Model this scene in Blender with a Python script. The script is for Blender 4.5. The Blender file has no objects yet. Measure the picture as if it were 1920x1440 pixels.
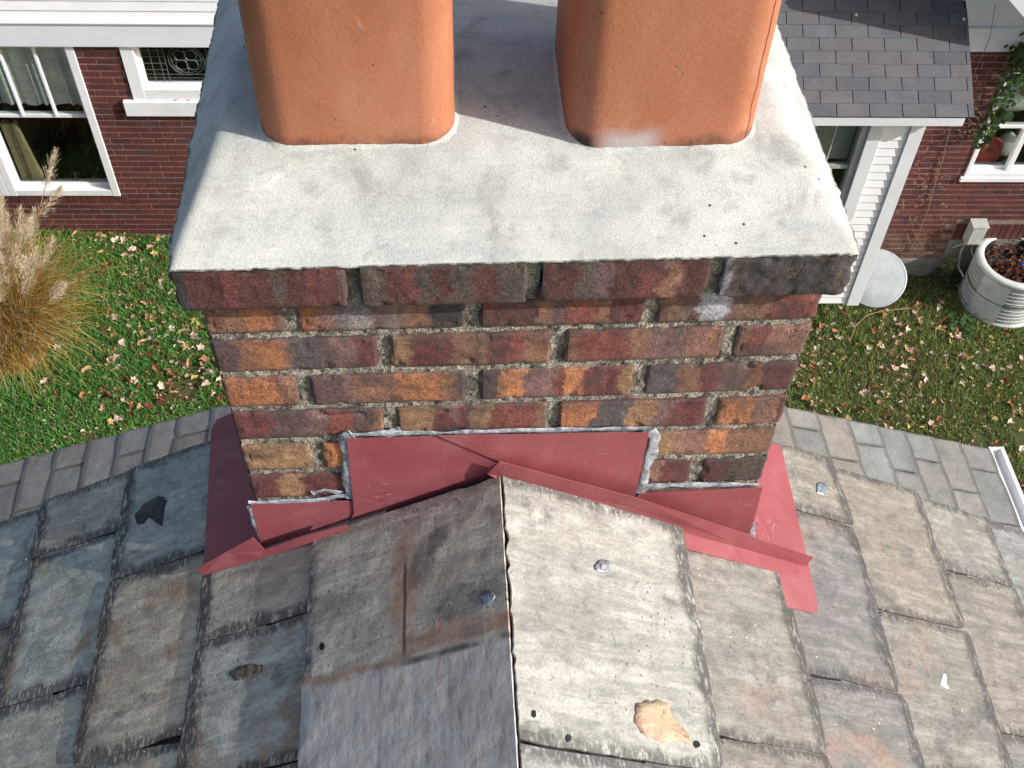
import bpy, math, random
import numpy as np
from mathutils import Vector, Matrix, noise as mn

rnd = random.Random(7)
np.random.seed(7)
sc = bpy.context.scene
COL = sc.collection

# ------------------------------------------------------------------ camera
F = 2100.0
YAW, PIT, ROLL = 0.0841, 0.8826, 0.0341
CAM = np.array([-0.0793, -0.9104, 0.9327])
def _rot(yaw, pit, roll):
    cy, sy = math.cos(yaw), math.sin(yaw)
    f = np.array([sy*math.cos(pit), cy*math.cos(pit), -math.sin(pit)])
    r = np.array([cy, -sy, 0.0]); u = np.cross(r, f)
    c, s = math.cos(roll), math.sin(roll)
    return np.array([c*r+s*u, -s*r+c*u, f])
RM = _rot(YAW, PIT, ROLL)
cam = bpy.data.objects.new('camera', bpy.data.cameras.new('camera'))
COL.objects.link(cam)
mw = Matrix.Identity(4)
for i in range(3):
    mw[i][0], mw[i][1], mw[i][2], mw[i][3] = RM[0][i], RM[1][i], -RM[2][i], CAM[i]
cam.matrix_world = mw
cam.data.sensor_width = 36.0
cam.data.lens = 36.0*F/1920.0
cam.data.clip_start = 0.02
cam.data.clip_end = 500.0
sc.camera = cam

# ------------------------------------------------------------------ light
SUN_EL = math.radians(29.5)
SUN_H = math.radians(68.5)            # swing of the sun from the chimney's front towards its right side
tosun = Vector((math.sin(SUN_H)*math.cos(SUN_EL), -math.cos(SUN_H)*math.cos(SUN_EL), math.sin(SUN_EL)))
world = bpy.data.worlds.new('World'); sc.world = world; world.use_nodes = True
wn = world.node_tree.nodes; wl = world.node_tree.links
bg = wn.get('Background') or wn.new('ShaderNodeBackground')
sky = wn.new('ShaderNodeTexSky'); sky.sky_type = 'NISHITA'; sky.sun_disc = False
sky.sun_elevation = SUN_EL
sky.sun_rotation = math.atan2(tosun.x, tosun.y)
sky.altitude = 200; sky.air_density = 1.0; sky.dust_density = 3.5; sky.ozone_density = 0.6
wl.new(sky.outputs[0], bg.inputs[0]); bg.inputs[1].default_value = 0.14
sun = bpy.data.objects.new('sun', bpy.data.lights.new('sun', 'SUN'))
COL.objects.link(sun)
sun.data.energy = 4.6; sun.data.angle = math.radians(0.53); sun.data.color = (1.0, 0.983, 0.962)
sun.rotation_euler = tosun.to_track_quat('Z', 'Y').to_euler()
sun.location = (4, -3, 6)
sc.view_settings.view_transform = 'Standard'; sc.view_settings.look = 'None'
sc.view_settings.exposure = 0.30; sc.view_settings.gamma = 1.0
sc.view_settings.use_curve_mapping = False
sc.cycles.max_bounces = 6

# ------------------------------------------------------------------ geometry helpers
def ray(x, y):
    return RM.T @ np.array([(x-960)/F, -(y-720)/F, 1.0])
def hit(x, y, P0, n):                  # where the line of sight through a photo point meets a real plane
    d = ray(x, y); t = ((np.asarray(P0)-CAM) @ n)/(d @ n)
    return CAM+t*d
def on_y(x, y, Y): return hit(x, y, (0, Y, 0), np.array([0, 1.0, 0]))
def project(P):
    d = RM @ (np.asarray(P, float)-CAM)
    return 960+F*d[0]/d[2], 720-F*d[1]/d[2]
def nz(p, s, k=0.0):
    return mn.noise(Vector((p[0]*s+k*7.31, p[1]*s+k*3.17, p[2]*s-k*5.71)))

def tag(o, label=None, cat=None, group=None, kind=None):
    if label: o['label'] = label
    if cat: o['category'] = cat
    if group: o['group'] = group
    if kind: o['kind'] = kind
    return o
def empty(name, loc=(0, 0, 0), rz=0.0):
    o = bpy.data.objects.new(name, None); COL.objects.link(o)
    o.location = loc; o.rotation_euler = (0, 0, rz); o.empty_display_size = 0.1
    return o
def obj(name, verts, faces, mat, parent=None, smooth=False, world_coords=False, uvs=None, cols=None):
    me = bpy.data.meshes.new(name)
    me.from_pydata([tuple(map(float, v)) for v in verts], [], [tuple(map(int, f)) for f in faces])
    if mat is not None:
        for m in (mat if isinstance(mat, (list, tuple)) else [mat]): me.materials.append(m)
    if uvs is not None:                # per-vertex uv pairs, one dict entry per layer
        for lname, uv in uvs.items():
            lay = me.uv_layers.new(name=lname)
            idx = np.empty(len(me.loops), dtype=np.int32); me.loops.foreach_get('vertex_index', idx)
            lay.data.foreach_set('uv', np.asarray(uv, dtype=np.float32)[idx].ravel())
    if cols is not None:               # per-face colours
        a = me.color_attributes.new('Col', 'FLOAT_COLOR', 'CORNER')
        arr = []
        for p, c in zip(me.polygons, cols): arr += [c[0], c[1], c[2], 1.0]*p.loop_total
        a.data.foreach_set('color', arr)
    if smooth:
        me.polygons.foreach_set('use_smooth', [True]*len(me.polygons))
    me.update()
    return link(name, me, parent, world_coords)
def link(name, me, parent=None, world_coords=False):
    o = bpy.data.objects.new(name, me); COL.objects.link(o)
    if parent is not None:
        o.parent = parent
        if world_coords:
            b = parent
            off = Vector((0, 0, 0))
            while b is not None: off += b.location; b = b.parent
            o.location = -off
    return o

class MB:                              # gathers simple solids into one mesh
    def __init__(s): s.v = []; s.f = []; s.c = []
    def add(s, vs, fs, c=(1, 1, 1)):
        b = len(s.v); s.v += [tuple(v) for v in vs]
        s.f += [tuple(i+b for i in f) for f in fs]; s.c += [c]*len(fs); return s
    def box(s, x0, x1, y0, y1, z0, z1, c=(1, 1, 1)):
        v = [(x, y, z) for z in (z0, z1) for y in (y0, y1) for x in (x0, x1)]
        return s.add(v, [(0, 2, 3, 1), (4, 5, 7, 6), (0, 1, 5, 4), (2, 6, 7, 3), (0, 4, 6, 2), (1, 3, 7, 5)], c)
    def bbox(s, x0, x1, y0, y1, z0, z1, b=0.004, c=(1, 1, 1)):   # box with a chamfered front (-y) face
        v = [(x0, y1, z0), (x1, y1, z0), (x1, y1, z1), (x0, y1, z1),
             (x0, y0+b, z0), (x1, y0+b, z0), (x1, y0+b, z1), (x0, y0+b, z1),
             (x0+b, y0, z0+b), (x1-b, y0, z0+b), (x1-b, y0, z1-b), (x0+b, y0, z1-b)]
        f = [(0, 3, 2, 1), (0, 1, 5, 4), (1, 2, 6, 5), (2, 3, 7, 6), (3, 0, 4, 7),
             (4, 5, 9, 8), (5, 6, 10, 9), (6, 7, 11, 10), (7, 4, 8, 11), (8, 9, 10, 11)]
        return s.add(v, f, c)
    def hexa(s, bot, top, c=(1, 1, 1)):
        return s.add(list(bot)+list(top), [(3, 2, 1, 0), (4, 5, 6, 7), (0, 1, 5, 4), (1, 2, 6, 5), (2, 3, 7, 6), (3, 0, 4, 7)], c)
    def tube(s, pts, rad, n=6, c=(1, 1, 1), cap=True):
        P = [Vector(p) for p in pts]; rings = []
        for i, p in enumerate(P):
            t = (P[min(i+1, len(P)-1)]-P[max(i-1, 0)]).normalized()
            a = Vector((0, 0, 1)) if abs(t.z) < 0.9 else Vector((1, 0, 0))
            u = t.cross(a).normalized(); w = t.cross(u)
            r = rad[i] if isinstance(rad, (list, tuple)) else rad
            rings.append([p+(u*math.cos(k*2*math.pi/n)+w*math.sin(k*2*math.pi/n))*r for k in range(n)])
        v = [q for r in rings for q in r]; f = []
        for i in range(len(P)-1):
            for k in range(n):
                f.append((i*n+k, i*n+(k+1) % n, (i+1)*n+(k+1) % n, (i+1)*n+k))
        if cap: f += [tuple(range(n)), tuple(reversed([len(v)-n+k for k in range(n)]))]
        return s.add(v, f, c)
    def build(s, name, mat, parent=None, smooth=False, world_coords=False, cols=False):
        return obj(name, s.v, s.f, mat, parent, smooth, world_coords, cols=s.c if cols else None)

def sheet(poly, n, t):                 # polygon outline given real thickness
    n = np.asarray(n, float); k = len(poly)
    top = [np.asarray(p, float) for p in poly]; bot = [p-n*t for p in top]
    v = top+bot
    f = [tuple(range(k)), tuple(reversed(range(k, 2*k)))]
    for i in range(k): f.append((i, i+k, (i+1) % k+k, (i+1) % k))
    return v, f

# ------------------------------------------------------------------ material helpers
class NM:
    def __init__(s, name, rough=0.8, spec=0.3):
        s.m = bpy.data.materials.new(name); s.m.use_nodes = True
        s.t = s.m.node_tree; s.n = s.t.nodes; s.l = s.t.links
        s.b = s.n.get('Principled BSDF'); s.out = s.n.get('Material Output')
        s.b.inputs['Roughness'].default_value = rough
        s.b.inputs['Specular IOR Level'].default_value = spec
    def put(s, sock, v):
        if hasattr(v, 'is_linked') or hasattr(v, 'links'): s.l.new(v, sock)
        elif isinstance(v, (tuple, list)) and len(v) == 3 and sock.type == 'RGBA': sock.default_value = (*v, 1)
        else: sock.default_value = v
    def obj(s): return s.n.new('ShaderNodeTexCoord').outputs['Object']
    def gen(s): return s.n.new('ShaderNodeTexCoord').outputs['Generated']
    def pos(s): return s.n.new('ShaderNodeNewGeometry').outputs['Position']
    def island(s): return s.n.new('ShaderNodeNewGeometry').outputs['Random Per Island']
    def rand(s): return s.n.new('ShaderNodeObjectInfo').outputs['Random']
    def uv(s, name):
        u = s.n.new('ShaderNodeUVMap'); u.uv_map = name; return u.outputs[0]
    def attr(s, name, typ='GEOMETRY', out='Color'):
        a = s.n.new('ShaderNodeAttribute'); a.attribute_type = typ; a.attribute_name = name; return a.outputs[out]
    def map(s, vec, scale=(1, 1, 1), loc=(0, 0, 0), rot=(0, 0, 0)):
        m = s.n.new('ShaderNodeMapping'); s.l.new(vec, m.inputs['Vector'])
        m.inputs['Scale'].default_value = scale; s.put(m.inputs['Location'], loc); s.put(m.inputs['Rotation'], rot)
        return m.outputs[0]
    def noise(s, vec, scale, detail=4, rough=0.55, dist=0.0, col=False):
        t = s.n.new('ShaderNodeTexNoise'); s.l.new(vec, t.inputs['Vector'])
        t.inputs['Scale'].default_value = scale; t.inputs['Detail'].default_value = detail
        t.inputs['Roughness'].default_value = rough; t.inputs['Distortion'].default_value = dist
        return t.outputs['Color' if col else 'Fac']
    def voro(s, vec, scale, feat='F1', out='Distance', rnd=1.0):
        t = s.n.new('ShaderNodeTexVoronoi'); t.feature = feat; s.l.new(vec, t.inputs['Vector'])
        t.inputs['Scale'].default_value = scale; t.inputs['Randomness'].default_value = rnd
        return t.outputs[out]
    def ramp(s, fac, stops, interp='LINEAR'):
        r = s.n.new('ShaderNodeValToRGB'); r.color_ramp.interpolation = interp
        e = r.color_ramp.elements
        while len(e) < len(stops): e.new(0.5)
        for i, (p, c) in enumerate(stops):
            e[i].position = p
            e[i].color = (*c, 1) if isinstance(c, (tuple, list)) else (c, c, c, 1)
        s.l.new(fac, r.inputs[0]); return r.outputs[0]
    def mix(s, fac, a, b, mode='MIX'):
        m = s.n.new('ShaderNodeMix'); m.data_type = 'RGBA'; m.blend_type = mode
        s.put(m.inputs[0], fac); s.put(m.inputs[6], a); s.put(m.inputs[7], b); return m.outputs[2]
    def math(s, op, a, b=0.0, c=0.0, clamp=False):
        m = s.n.new('ShaderNodeMath'); m.operation = op; m.use_clamp = clamp
        s.put(m.inputs[0], a); s.put(m.inputs[1], b); s.put(m.inputs[2], c); return m.outputs[0]
    def step(s, v, a, b):              # smooth 0..1 as v goes from a to b
        m = s.n.new('ShaderNodeMapRange'); m.interpolation_type = 'SMOOTHSTEP'
        s.put(m.inputs[0], v); m.inputs[1].default_value = a; m.inputs[2].default_value = b
        return m.outputs[0]
    def sep(s, vec):
        x = s.n.new('ShaderNodeSeparateXYZ'); s.l.new(vec, x.inputs[0]); return x.outputs
    def comb(s, x, y, z=0.0):
        c = s.n.new('ShaderNodeCombineXYZ'); s.put(c.inputs[0], x); s.put(c.inputs[1], y); s.put(c.inputs[2], z); return c.outputs[0]
    def hsv(s, col, h=0.5, sat=1.0, val=1.0):
        x = s.n.new('ShaderNodeHueSaturation'); s.put(x.inputs['Hue'], h); s.put(x.inputs['Saturation'], sat)
        s.put(x.inputs['Value'], val); s.put(x.inputs['Color'], col); return x.outputs[0]
    def vadd(s, a, b):
        x = s.n.new('ShaderNodeVectorMath'); x.operation = 'ADD'; s.put(x.inputs[0], a); s.put(x.inputs[1], b); return x.outputs[0]
    def vscale(s, a, f):
        x = s.n.new('ShaderNodeVectorMath'); x.operation = 'SCALE'; s.put(x.inputs[0], a); s.put(x.inputs['Scale'], f); return x.outputs[0]
    def col(s, c): s.put(s.b.inputs['Base Color'], c); return s
    def bump(s, h, dist, strength=1.0):
        b = s.n.new('ShaderNodeBump'); s.l.new(h, b.inputs['Height'])
        b.inputs['Distance'].default_value = dist; b.inputs['Strength'].default_value = strength
        s.l.new(b.outputs[0], s.b.inputs['Normal']); return s

MAT = {}
# concrete crown
m = NM('crown_concrete', 0.92, 0.2); p = m.obj()
big = m.noise(p, 7, 5, 0.6, 0.6); mid = m.noise(p, 26, 6, 0.65, 0.3); fine = m.noise(p, 420, 3, 0.7)
sm = m.noise(m.map(p, (1, 1, 1), (3.1, 1.7, 0)), 11, 6, 0.7, 0.8)
c = m.ramp(big, [(0.3, (0.335, 0.35, 0.33)), (0.5, (0.42, 0.43, 0.40)), (0.7, (0.49, 0.495, 0.46))])
c = m.mix(m.math('MULTIPLY', m.step(mid, 0.5, 0.74), 0.7), c, (0.25, 0.255, 0.24))
trow = m.noise(m.map(p, (0.8, 5.0, 1), (0, 0, 0), (0, 0, 0.12)), 7, 6, 0.75, 0.3)
c = m.mix(m.math('MULTIPLY', m.step(trow, 0.52, 0.68), 0.35), c, (0.29, 0.30, 0.29))
c = m.mix(m.math('MULTIPLY', m.step(trow, 0.44, 0.3), 0.4), c, (0.55, 0.55, 0.51))
warm = m.noise(m.map(p, (1, 1, 1), (7.1, 2.2, 0)), 3.2, 4, 0.6, 0.4)
c = m.mix(m.math('MULTIPLY', m.step(warm, 0.5, 0.66), 0.3), c, (0.42, 0.385, 0.31))
c = m.mix(m.math('MULTIPLY', m.step(sm, 0.6, 0.74), 0.8), c, (0.62, 0.62, 0.58))
c = m.mix(m.math('MULTIPLY', m.step(sm, 0.5, 0.24), 0.62), c, (0.2, 0.2, 0.18))
c = m.mix(0.5, c, m.ramp(fine, [(0.32, 0.5), (0.5, 0.85), (0.7, 1.15)]), 'MULTIPLY')
c = m.hsv(c, val=1.24)
spot = m.voro(p, 38); keep = m.step(m.noise(p, 9, 2), 0.5, 0.54)
c = m.mix(m.math('MULTIPLY', m.step(spot, 0.085, 0.05), keep), c, (0.05, 0.05, 0.045))
wornr = m.math('MULTIPLY', m.step(m.attr('edge', out='Fac'), 0.2, 0.8), m.step(m.noise(p, 60, 4, 0.7), 0.36, 0.56))
c = m.mix(wornr, c, (0.09, 0.085, 0.075))
m.col(c).bump(m.math('ADD', m.math('MULTIPLY', fine, 0.6), m.math('MULTIPLY', mid, 0.5)), 0.0022, 0.5)
MAT['crown'] = m.m

# chimney brick
m = NM('chimney_brick', 0.8, 0.3); p = m.obj()
base = m.attr('Col'); r = m.rand()
po = m.vadd(p, m.comb(m.math('MULTIPLY', r, 13.0), r, m.math('MULTIPLY', r, 5.0)))
n1 = m.noise(po, 26, 6, 0.7, 0.4); n2 = m.noise(po, 330, 3, 0.7); n3 = m.noise(po, 90, 5, 0.7)
c = m.mix(1.0, base, m.ramp(n1, [(0.28, 0.55), (0.5, 1.0), (0.72, 1.32)]), 'MULTIPLY')
c = m.mix(0.9, c, m.ramp(n2, [(0.32, 0.5), (0.5, 1.0), (0.68, 1.55)]), 'MULTIPLY')
c = m.mix(m.math('MULTIPLY', m.step(n3, 0.6, 0.78), 0.45), c, (0.33, 0.25, 0.21))
c = m.mix(m.math('MULTIPLY', m.step(n3, 0.4, 0.26), 0.75), c, (0.045, 0.035, 0.033))
soot = m.math('MULTIPLY', m.attr('edge', out='Fac'), m.step(m.noise(po, 55, 4, 0.7), 0.3, 0.62))
c = m.mix(m.math('MULTIPLY', soot, 0.75), c, (0.05, 0.042, 0.04))
pit = m.step(m.voro(po, 170), 0.2, 0.08); keep = m.step(m.noise(po, 28, 3), 0.5, 0.56)
c = m.mix(m.math('MULTIPLY', pit, keep), c, (0.04, 0.03, 0.03))
grime = m.noise(m.map(p, (1, 1, 1)), 5, 5, 0.7, 0.6)
c = m.mix(m.math('MULTIPLY', m.step(grime, 0.5, 0.63), 0.62), c, (0.052, 0.042, 0.04))
bloom = m.noise(m.map(p, (1, 1, 0.3), (0.7, 0.2, 0)), 15, 5, 0.7, 0.4)
c = m.mix(m.math('MULTIPLY', m.step(bloom, 0.6, 0.75), 0.35), c, (0.3, 0.25, 0.24))
rough_ = m.noise(m.map(po, (1, 1, 1), (3.3, 1.1, 0)), 19, 5, 0.75, 0.6)
spall = m.step(rough_, 0.62, 0.68)
c = m.mix(m.math('MULTIPLY', spall, 0.75), c, m.ramp(m.noise(po, 210, 3, 0.8), [(0.35, (0.035, 0.025, 0.022)), (0.55, (0.15, 0.085, 0.055)), (0.72, (0.33, 0.2, 0.13))]))
c = m.hsv(c, sat=0.9, val=1.1)
m.col(c).bump(m.math('ADD', m.math('MULTIPLY', n2, 0.5), m.math('SUBTRACT', m.math('MULTIPLY', n3, 0.45), m.math('ADD', m.math('MULTIPLY', spall, 0.5), m.math('MULTIPLY', m.math('MULTIPLY', pit, keep), 0.8)))), 0.0026, 0.7)
MAT['brick'] = m.m

m = NM('mortar', 0.95, 0.15); p = m.obj()
n2 = m.noise(p, 380, 2, 0.8); n1 = m.noise(p, 30, 4, 0.7)
c = m.ramp(n2, [(0.3, (0.05, 0.045, 0.038)), (0.44, (0.22, 0.195, 0.155)), (0.58, (0.40, 0.365, 0.30)), (0.75, (0.68, 0.64, 0.56))])
c = m.mix(m.math('MULTIPLY', m.step(n1, 0.44, 0.66), 0.82), c, (0.075, 0.068, 0.056))
m.col(c).bump(n2, 0.004, 0.9); MAT['mortar'] = m.m

# clay flues
m = NM('terracotta', 0.62, 0.35); p = m.obj(); r = m.rand()
po = m.vadd(p, m.comb(m.math('MULTIPLY', r, 9.0), 0.0, r))
n1 = m.noise(m.map(po, (1, 1, 0.35)), 9, 4, 0.6, 0.5); n2 = m.noise(po, 260, 3, 0.6); streak = m.noise(m.map(po, (9, 9, 0.8)), 3, 4, 0.6)
c = m.ramp(n1, [(0.3, (0.36, 0.128, 0.062)), (0.52, (0.42, 0.163, 0.088)), (0.72, (0.47, 0.222, 0.138))])
c = m.mix(m.math('MULTIPLY', m.step(streak, 0.5, 0.72), 0.35), c, (0.36, 0.13, 0.06))
c = m.mix(0.4, c, m.ramp(n2, [(0.3, 0.7), (0.55, 1.0), (0.8, 1.25)]), 'MULTIPLY')
sp = m.step(m.voro(po, 75), 0.1, 0.055); keep = m.step(m.noise(po, 16, 2), 0.52, 0.57)
c = m.mix(m.math('MULTIPLY', sp, keep), c, (0.045, 0.02, 0.012))
xyz = m.sep(p); z = xyz[2]
blot = m.noise(m.map(po, (1, 1, 0.7)), 5, 6, 0.7, 0.7)
c = m.mix(m.math('MULTIPLY', m.step(blot, 0.5, 0.66), 0.45), c, (0.30, 0.115, 0.058))
c = m.mix(m.math('MULTIPLY', m.step(blot, 0.42, 0.3), 0.3), c, (0.5, 0.31, 0.22))
scuff = m.noise(po, 34, 6, 0.78, 0.8)
c = m.mix(m.math('MULTIPLY', m.step(scuff, 0.62, 0.76), 0.45), c, (0.55, 0.38, 0.29))
foot = m.step(m.math('ADD', z, m.math('MULTIPLY', m.math('SUBTRACT', m.noise(po, 26, 6, 0.75), 0.5), 0.05)), 0.136, 0.112)
c = m.mix(m.math('MULTIPLY', foot, m.ramp(m.noise(po, 60, 4, 0.7), [(0.3, 0.25), (0.6, 0.95)])), c, (0.14, 0.06, 0.04))
bx = m.step(m.math('ABSOLUTE', m.math('SUBTRACT', xyz[0], 0.132)), 0.05, 0.012)
bz = m.step(m.math('ADD', z, m.math('MULTIPLY', m.math('SUBTRACT', m.noise(p, 40, 5, 0.7), 0.5), 0.03)), 0.146, 0.124)
by = m.step(xyz[1], 0.125, 0.115)
c = m.mix(m.math('MULTIPLY', m.math('MULTIPLY', bx, by), m.math('MULTIPLY', bz, 0.85)), c, (0.5, 0.45, 0.45))
sootx = m.math('MULTIPLY', m.step(m.math('ABSOLUTE', m.math('SUBTRACT', xyz[0], 0.079)), 0.014, 0.004), m.math('MULTIPLY', m.step(z, 0.136, 0.12), m.step(xyz[1], 0.14, 0.12)))
c = m.mix(m.math('MULTIPLY', sootx, 0.9), c, (0.015, 0.012, 0.012))
m.col(c).bump(m.math('ADD', m.math('MULTIPLY', n2, 0.6), m.math('ADD', m.math('MULTIPLY', scuff, 0.8), m.math('MULTIPLY', m.math('MULTIPLY', sp, keep), -1.0))), 0.0014, 0.5)
MAT['clay'] = m.m

m = NM('crack_dark', 0.9); m.col((0.06, 0.022, 0.012)); MAT['crack'] = m.m
m = NM('efflorescence', 0.95); p = m.obj(); n = m.noise(p, 45, 5, 0.7)
m.col(m.ramp(n, [(0.35, (0.42, 0.33, 0.28)), (0.6, (0.62, 0.58, 0.56))])); 
MAT['lime'] = m.m

# slate
def slate_mat(name, base_a, base_b, brown, edge_w=0.022, dark=0.82):
    m = NM(name, 0.72, 0.35)
    uv = m.uv('pos'); ed = m.uv('edge'); e = m.sep(ed); r = m.rand()
    po = m.vadd(uv, m.comb(m.math('MULTIPLY', r, 31.0), m.math('MULTIPLY', r, 17.0), r))
    ang = m.comb(0.0, 0.0, m.math('ADD', m.math('MULTIPLY', m.math('FRACT', m.math('MULTIPLY', r, 7.7)), 1.6), 0.3))
    rot = m.n.new('ShaderNodeMapping'); m.l.new(po, rot.inputs['Vector']); m.l.new(ang, rot.inputs['Rotation'])
    rot.inputs['Scale'].default_value = (1.0, 5.0, 1.0)
    st = m.noise(rot.outputs[0], 12, 6, 0.7, 0.5)
    lo = m.noise(po, 5.5, 4, 0.6, 0.9); hi = m.noise(po, 240, 3, 0.7); mi = m.noise(po, 38, 6, 0.72, 0.3)
    c = m.ramp(st, [(0.25, tuple(x*0.78 for x in base_a)), (0.45, base_a), (0.62, base_b), (0.8, tuple(x*1.12 for x in base_b))])
    c = m.mix(1.0, c, m.attr('tint', 'OBJECT'), 'MULTIPLY')
    c = m.mix(m.math('MULTIPLY', m.step(lo, 0.50, 0.64), m.ramp(m.math('FRACT', m.math('MULTIPLY', r, 23.7)), [(0.2, 0.1), (0.75, 0.85)])), c, brown)
    c = m.mix(m.math('MULTIPLY', m.step(lo, 0.43, 0.3), 0.45), c, (0.16, 0.145, 0.15))
    bl = m.noise(m.map(po, (1, 1, 1), (4.2, 8.1, 0)), 9, 6, 0.72, 0.5)
    c = m.mix(m.math('MULTIPLY', m.step(bl, 0.56, 0.68), 0.6), c, (0.085, 0.08, 0.08))
    c = m.mix(m.math('MULTIPLY', m.step(bl, 0.4, 0.28), 0.35), c, tuple(min(1, x*1.7) for x in base_b))
    c = m.mix(0.8, c, m.ramp(mi, [(0.28, 0.55), (0.5, 1.0), (0.75, 1.3)]), 'MULTIPLY')
    c = m.mix(0.6, c, m.ramp(hi, [(0.3, 0.6), (0.5, 1.0), (0.75, 1.35)]), 'MULTIPLY')
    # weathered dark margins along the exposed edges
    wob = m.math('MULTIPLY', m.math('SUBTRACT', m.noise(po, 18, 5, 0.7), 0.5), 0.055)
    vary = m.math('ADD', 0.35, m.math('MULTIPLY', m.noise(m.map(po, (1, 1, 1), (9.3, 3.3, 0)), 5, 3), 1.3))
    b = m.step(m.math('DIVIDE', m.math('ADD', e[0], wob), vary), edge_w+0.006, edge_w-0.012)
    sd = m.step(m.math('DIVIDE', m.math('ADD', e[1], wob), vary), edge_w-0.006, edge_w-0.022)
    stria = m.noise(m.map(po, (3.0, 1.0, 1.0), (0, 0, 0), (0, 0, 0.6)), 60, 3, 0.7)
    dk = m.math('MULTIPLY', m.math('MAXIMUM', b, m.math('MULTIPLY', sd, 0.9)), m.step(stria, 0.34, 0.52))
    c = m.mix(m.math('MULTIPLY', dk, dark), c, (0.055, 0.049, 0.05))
    fl = m.step(m.voro(po, 60), 0.12, 0.06); keep = m.step(m.noise(po, 13, 2), 0.58, 0.64)
    c = m.mix(m.math('MULTIPLY', fl, keep), c, (0.5, 0.5, 0.47))
    dots = m.step(m.voro(m.map(po, (1.6, 0.8, 1), (5, 3, 0)), 70), 0.16, 0.08); keep2 = m.step(m.noise(po, 7, 2), 0.47, 0.55)
    c = m.mix(m.math('MULTIPLY', m.math('MULTIPLY', dots, keep2), 0.8), c, (0.05, 0.045, 0.045))
    return m, c, po, e, mi, hi, st
def fin(m, c, mi, hi, st, amt=0.0022):
    h = m.math('ADD', m.math('MULTIPLY', mi, 1.0), m.math('ADD', m.math('MULTIPLY', hi, 0.4), m.math('MULTIPLY', st, 0.28)))
    m.col(c).bump(h, amt, 0.75); return m.m
m, c, po, e, mi, hi, st = slate_mat('slate_left_fill_lightened', (0.35, 0.332, 0.28), (0.49, 0.462, 0.385), (0.28, 0.185, 0.12), 0.030, 0.92)  # shaded-slope copy of the slate, base lightened in place of fill light
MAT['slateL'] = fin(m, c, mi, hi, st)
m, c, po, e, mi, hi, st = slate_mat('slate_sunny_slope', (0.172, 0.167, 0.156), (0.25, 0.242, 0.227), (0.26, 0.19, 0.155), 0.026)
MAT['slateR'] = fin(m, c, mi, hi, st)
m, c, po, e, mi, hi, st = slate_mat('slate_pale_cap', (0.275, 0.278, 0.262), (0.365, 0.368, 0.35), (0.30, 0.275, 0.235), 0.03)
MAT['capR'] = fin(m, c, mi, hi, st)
# left ridge cap: rusty ghost lines of slates that once lapped over it
m, c, po, e, mi, hi, st = slate_mat('slate_stained_cap', (0.39, 0.362, 0.295), (0.53, 0.495, 0.41), (0.33, 0.25, 0.17), 0.012)
uv = m.sep(m.uv('pos')); s_, y_ = uv[0], uv[1]
wv = m.math('MULTIPLY', m.math('SUBTRACT', m.noise(po, 13, 6, 0.75), 0.5), 0.055)
sw = m.math('ADD', s_, wv); yw = m.math('ADD', y_, wv)
def spotm(cs, cy, rs, ry, sl=0.0):
    a = m.math('DIVIDE', m.math('SUBTRACT', m.math('ADD', sw, m.math('MULTIPLY', yw, sl)), cs+cy*sl), rs); b = m.math('DIVIDE', m.math('SUBTRACT', yw, cy), ry)
    return m.step(m.math('ADD', m.math('MULTIPLY', a, a), m.math('MULTIPLY', b, b)), 1.3, 0.15)
smudge = m.math('MAXIMUM', spotm(0.05, -0.2, 0.05, 0.028, 0.6), m.math('MAXIMUM', m.math('MULTIPLY', spotm(0.112, -0.115, 0.022, 0.07, 0.5), 0.8), m.math('MULTIPLY', spotm(0.27, -0.15, 0.03, 0.03), 0.55)))
smudge = m.math('MULTIPLY', smudge, m.ramp(m.noise(po, 24, 4, 0.7), [(0.3, 0.35), (0.6, 1.0)]))
c = m.mix(m.math('MULTIPLY', smudge, 0.85), c, (0.05, 0.05, 0.062))
line_v = m.math('MULTIPLY', m.step(m.math('ABSOLUTE', m.math('SUBTRACT', sw, 0.145)), 0.030, 0.006), m.math('MULTIPLY', m.step(yw, -0.262, -0.25), m.step(yw, -0.03, -0.08)))
line_h = m.math('MULTIPLY', m.step(m.math('ABSOLUTE', m.math('ADD', yw, 0.238)), 0.024, 0.006), m.step(sw, 0.16, 0.14))
line_g = m.math('MULTIPLY', m.step(m.math('ABSOLUTE', m.math('ADD', yw, 0.255)), 0.011, 0.004), m.step(sw, 0.15, 0.17))
rust = m.math('MAXIMUM', m.math('MAXIMUM', line_v, line_h), line_g)
c = m.mix(m.math('MULTIPLY', rust, m.ramp(m.noise(po, 30, 5, 0.7), [(0.35, 0.35), (0.6, 0.85)])), c, m.ramp(m.noise(po, 45, 4, 0.7), [(0.35, (0.25, 0.13, 0.085)), (0.65, (0.42, 0.24, 0.16))]))
below = m.step(yw, -0.255, -0.268)
c = m.mix(m.math('MULTIPLY', below, 0.75), c, m.ramp(m.noise(m.map(m.uv('pos'), (2.2, 0.5, 1)), 26, 4, 0.65), [(0.3, (0.31, 0.26, 0.235)), (0.45, (0.50, 0.465, 0.43)), (0.58, (0.55, 0.52, 0.485)), (0.72, (0.48, 0.345, 0.28))]))
c = m.mix(below, c, m.mix(0.75, c, m.ramp(m.noise(m.map(po, (3.0, 0.6, 1)), 60, 5, 0.75), [(0.3, 0.55), (0.5, 1.0), (0.72, 1.3)]), 'MULTIPLY'))
bl = m.math('MULTIPLY', m.step(m.math('ABSOLUTE', m.math('ADD', y_, 0.262)), 0.008, 0.001), m.step(s_, 0.17, 0.13))
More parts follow.
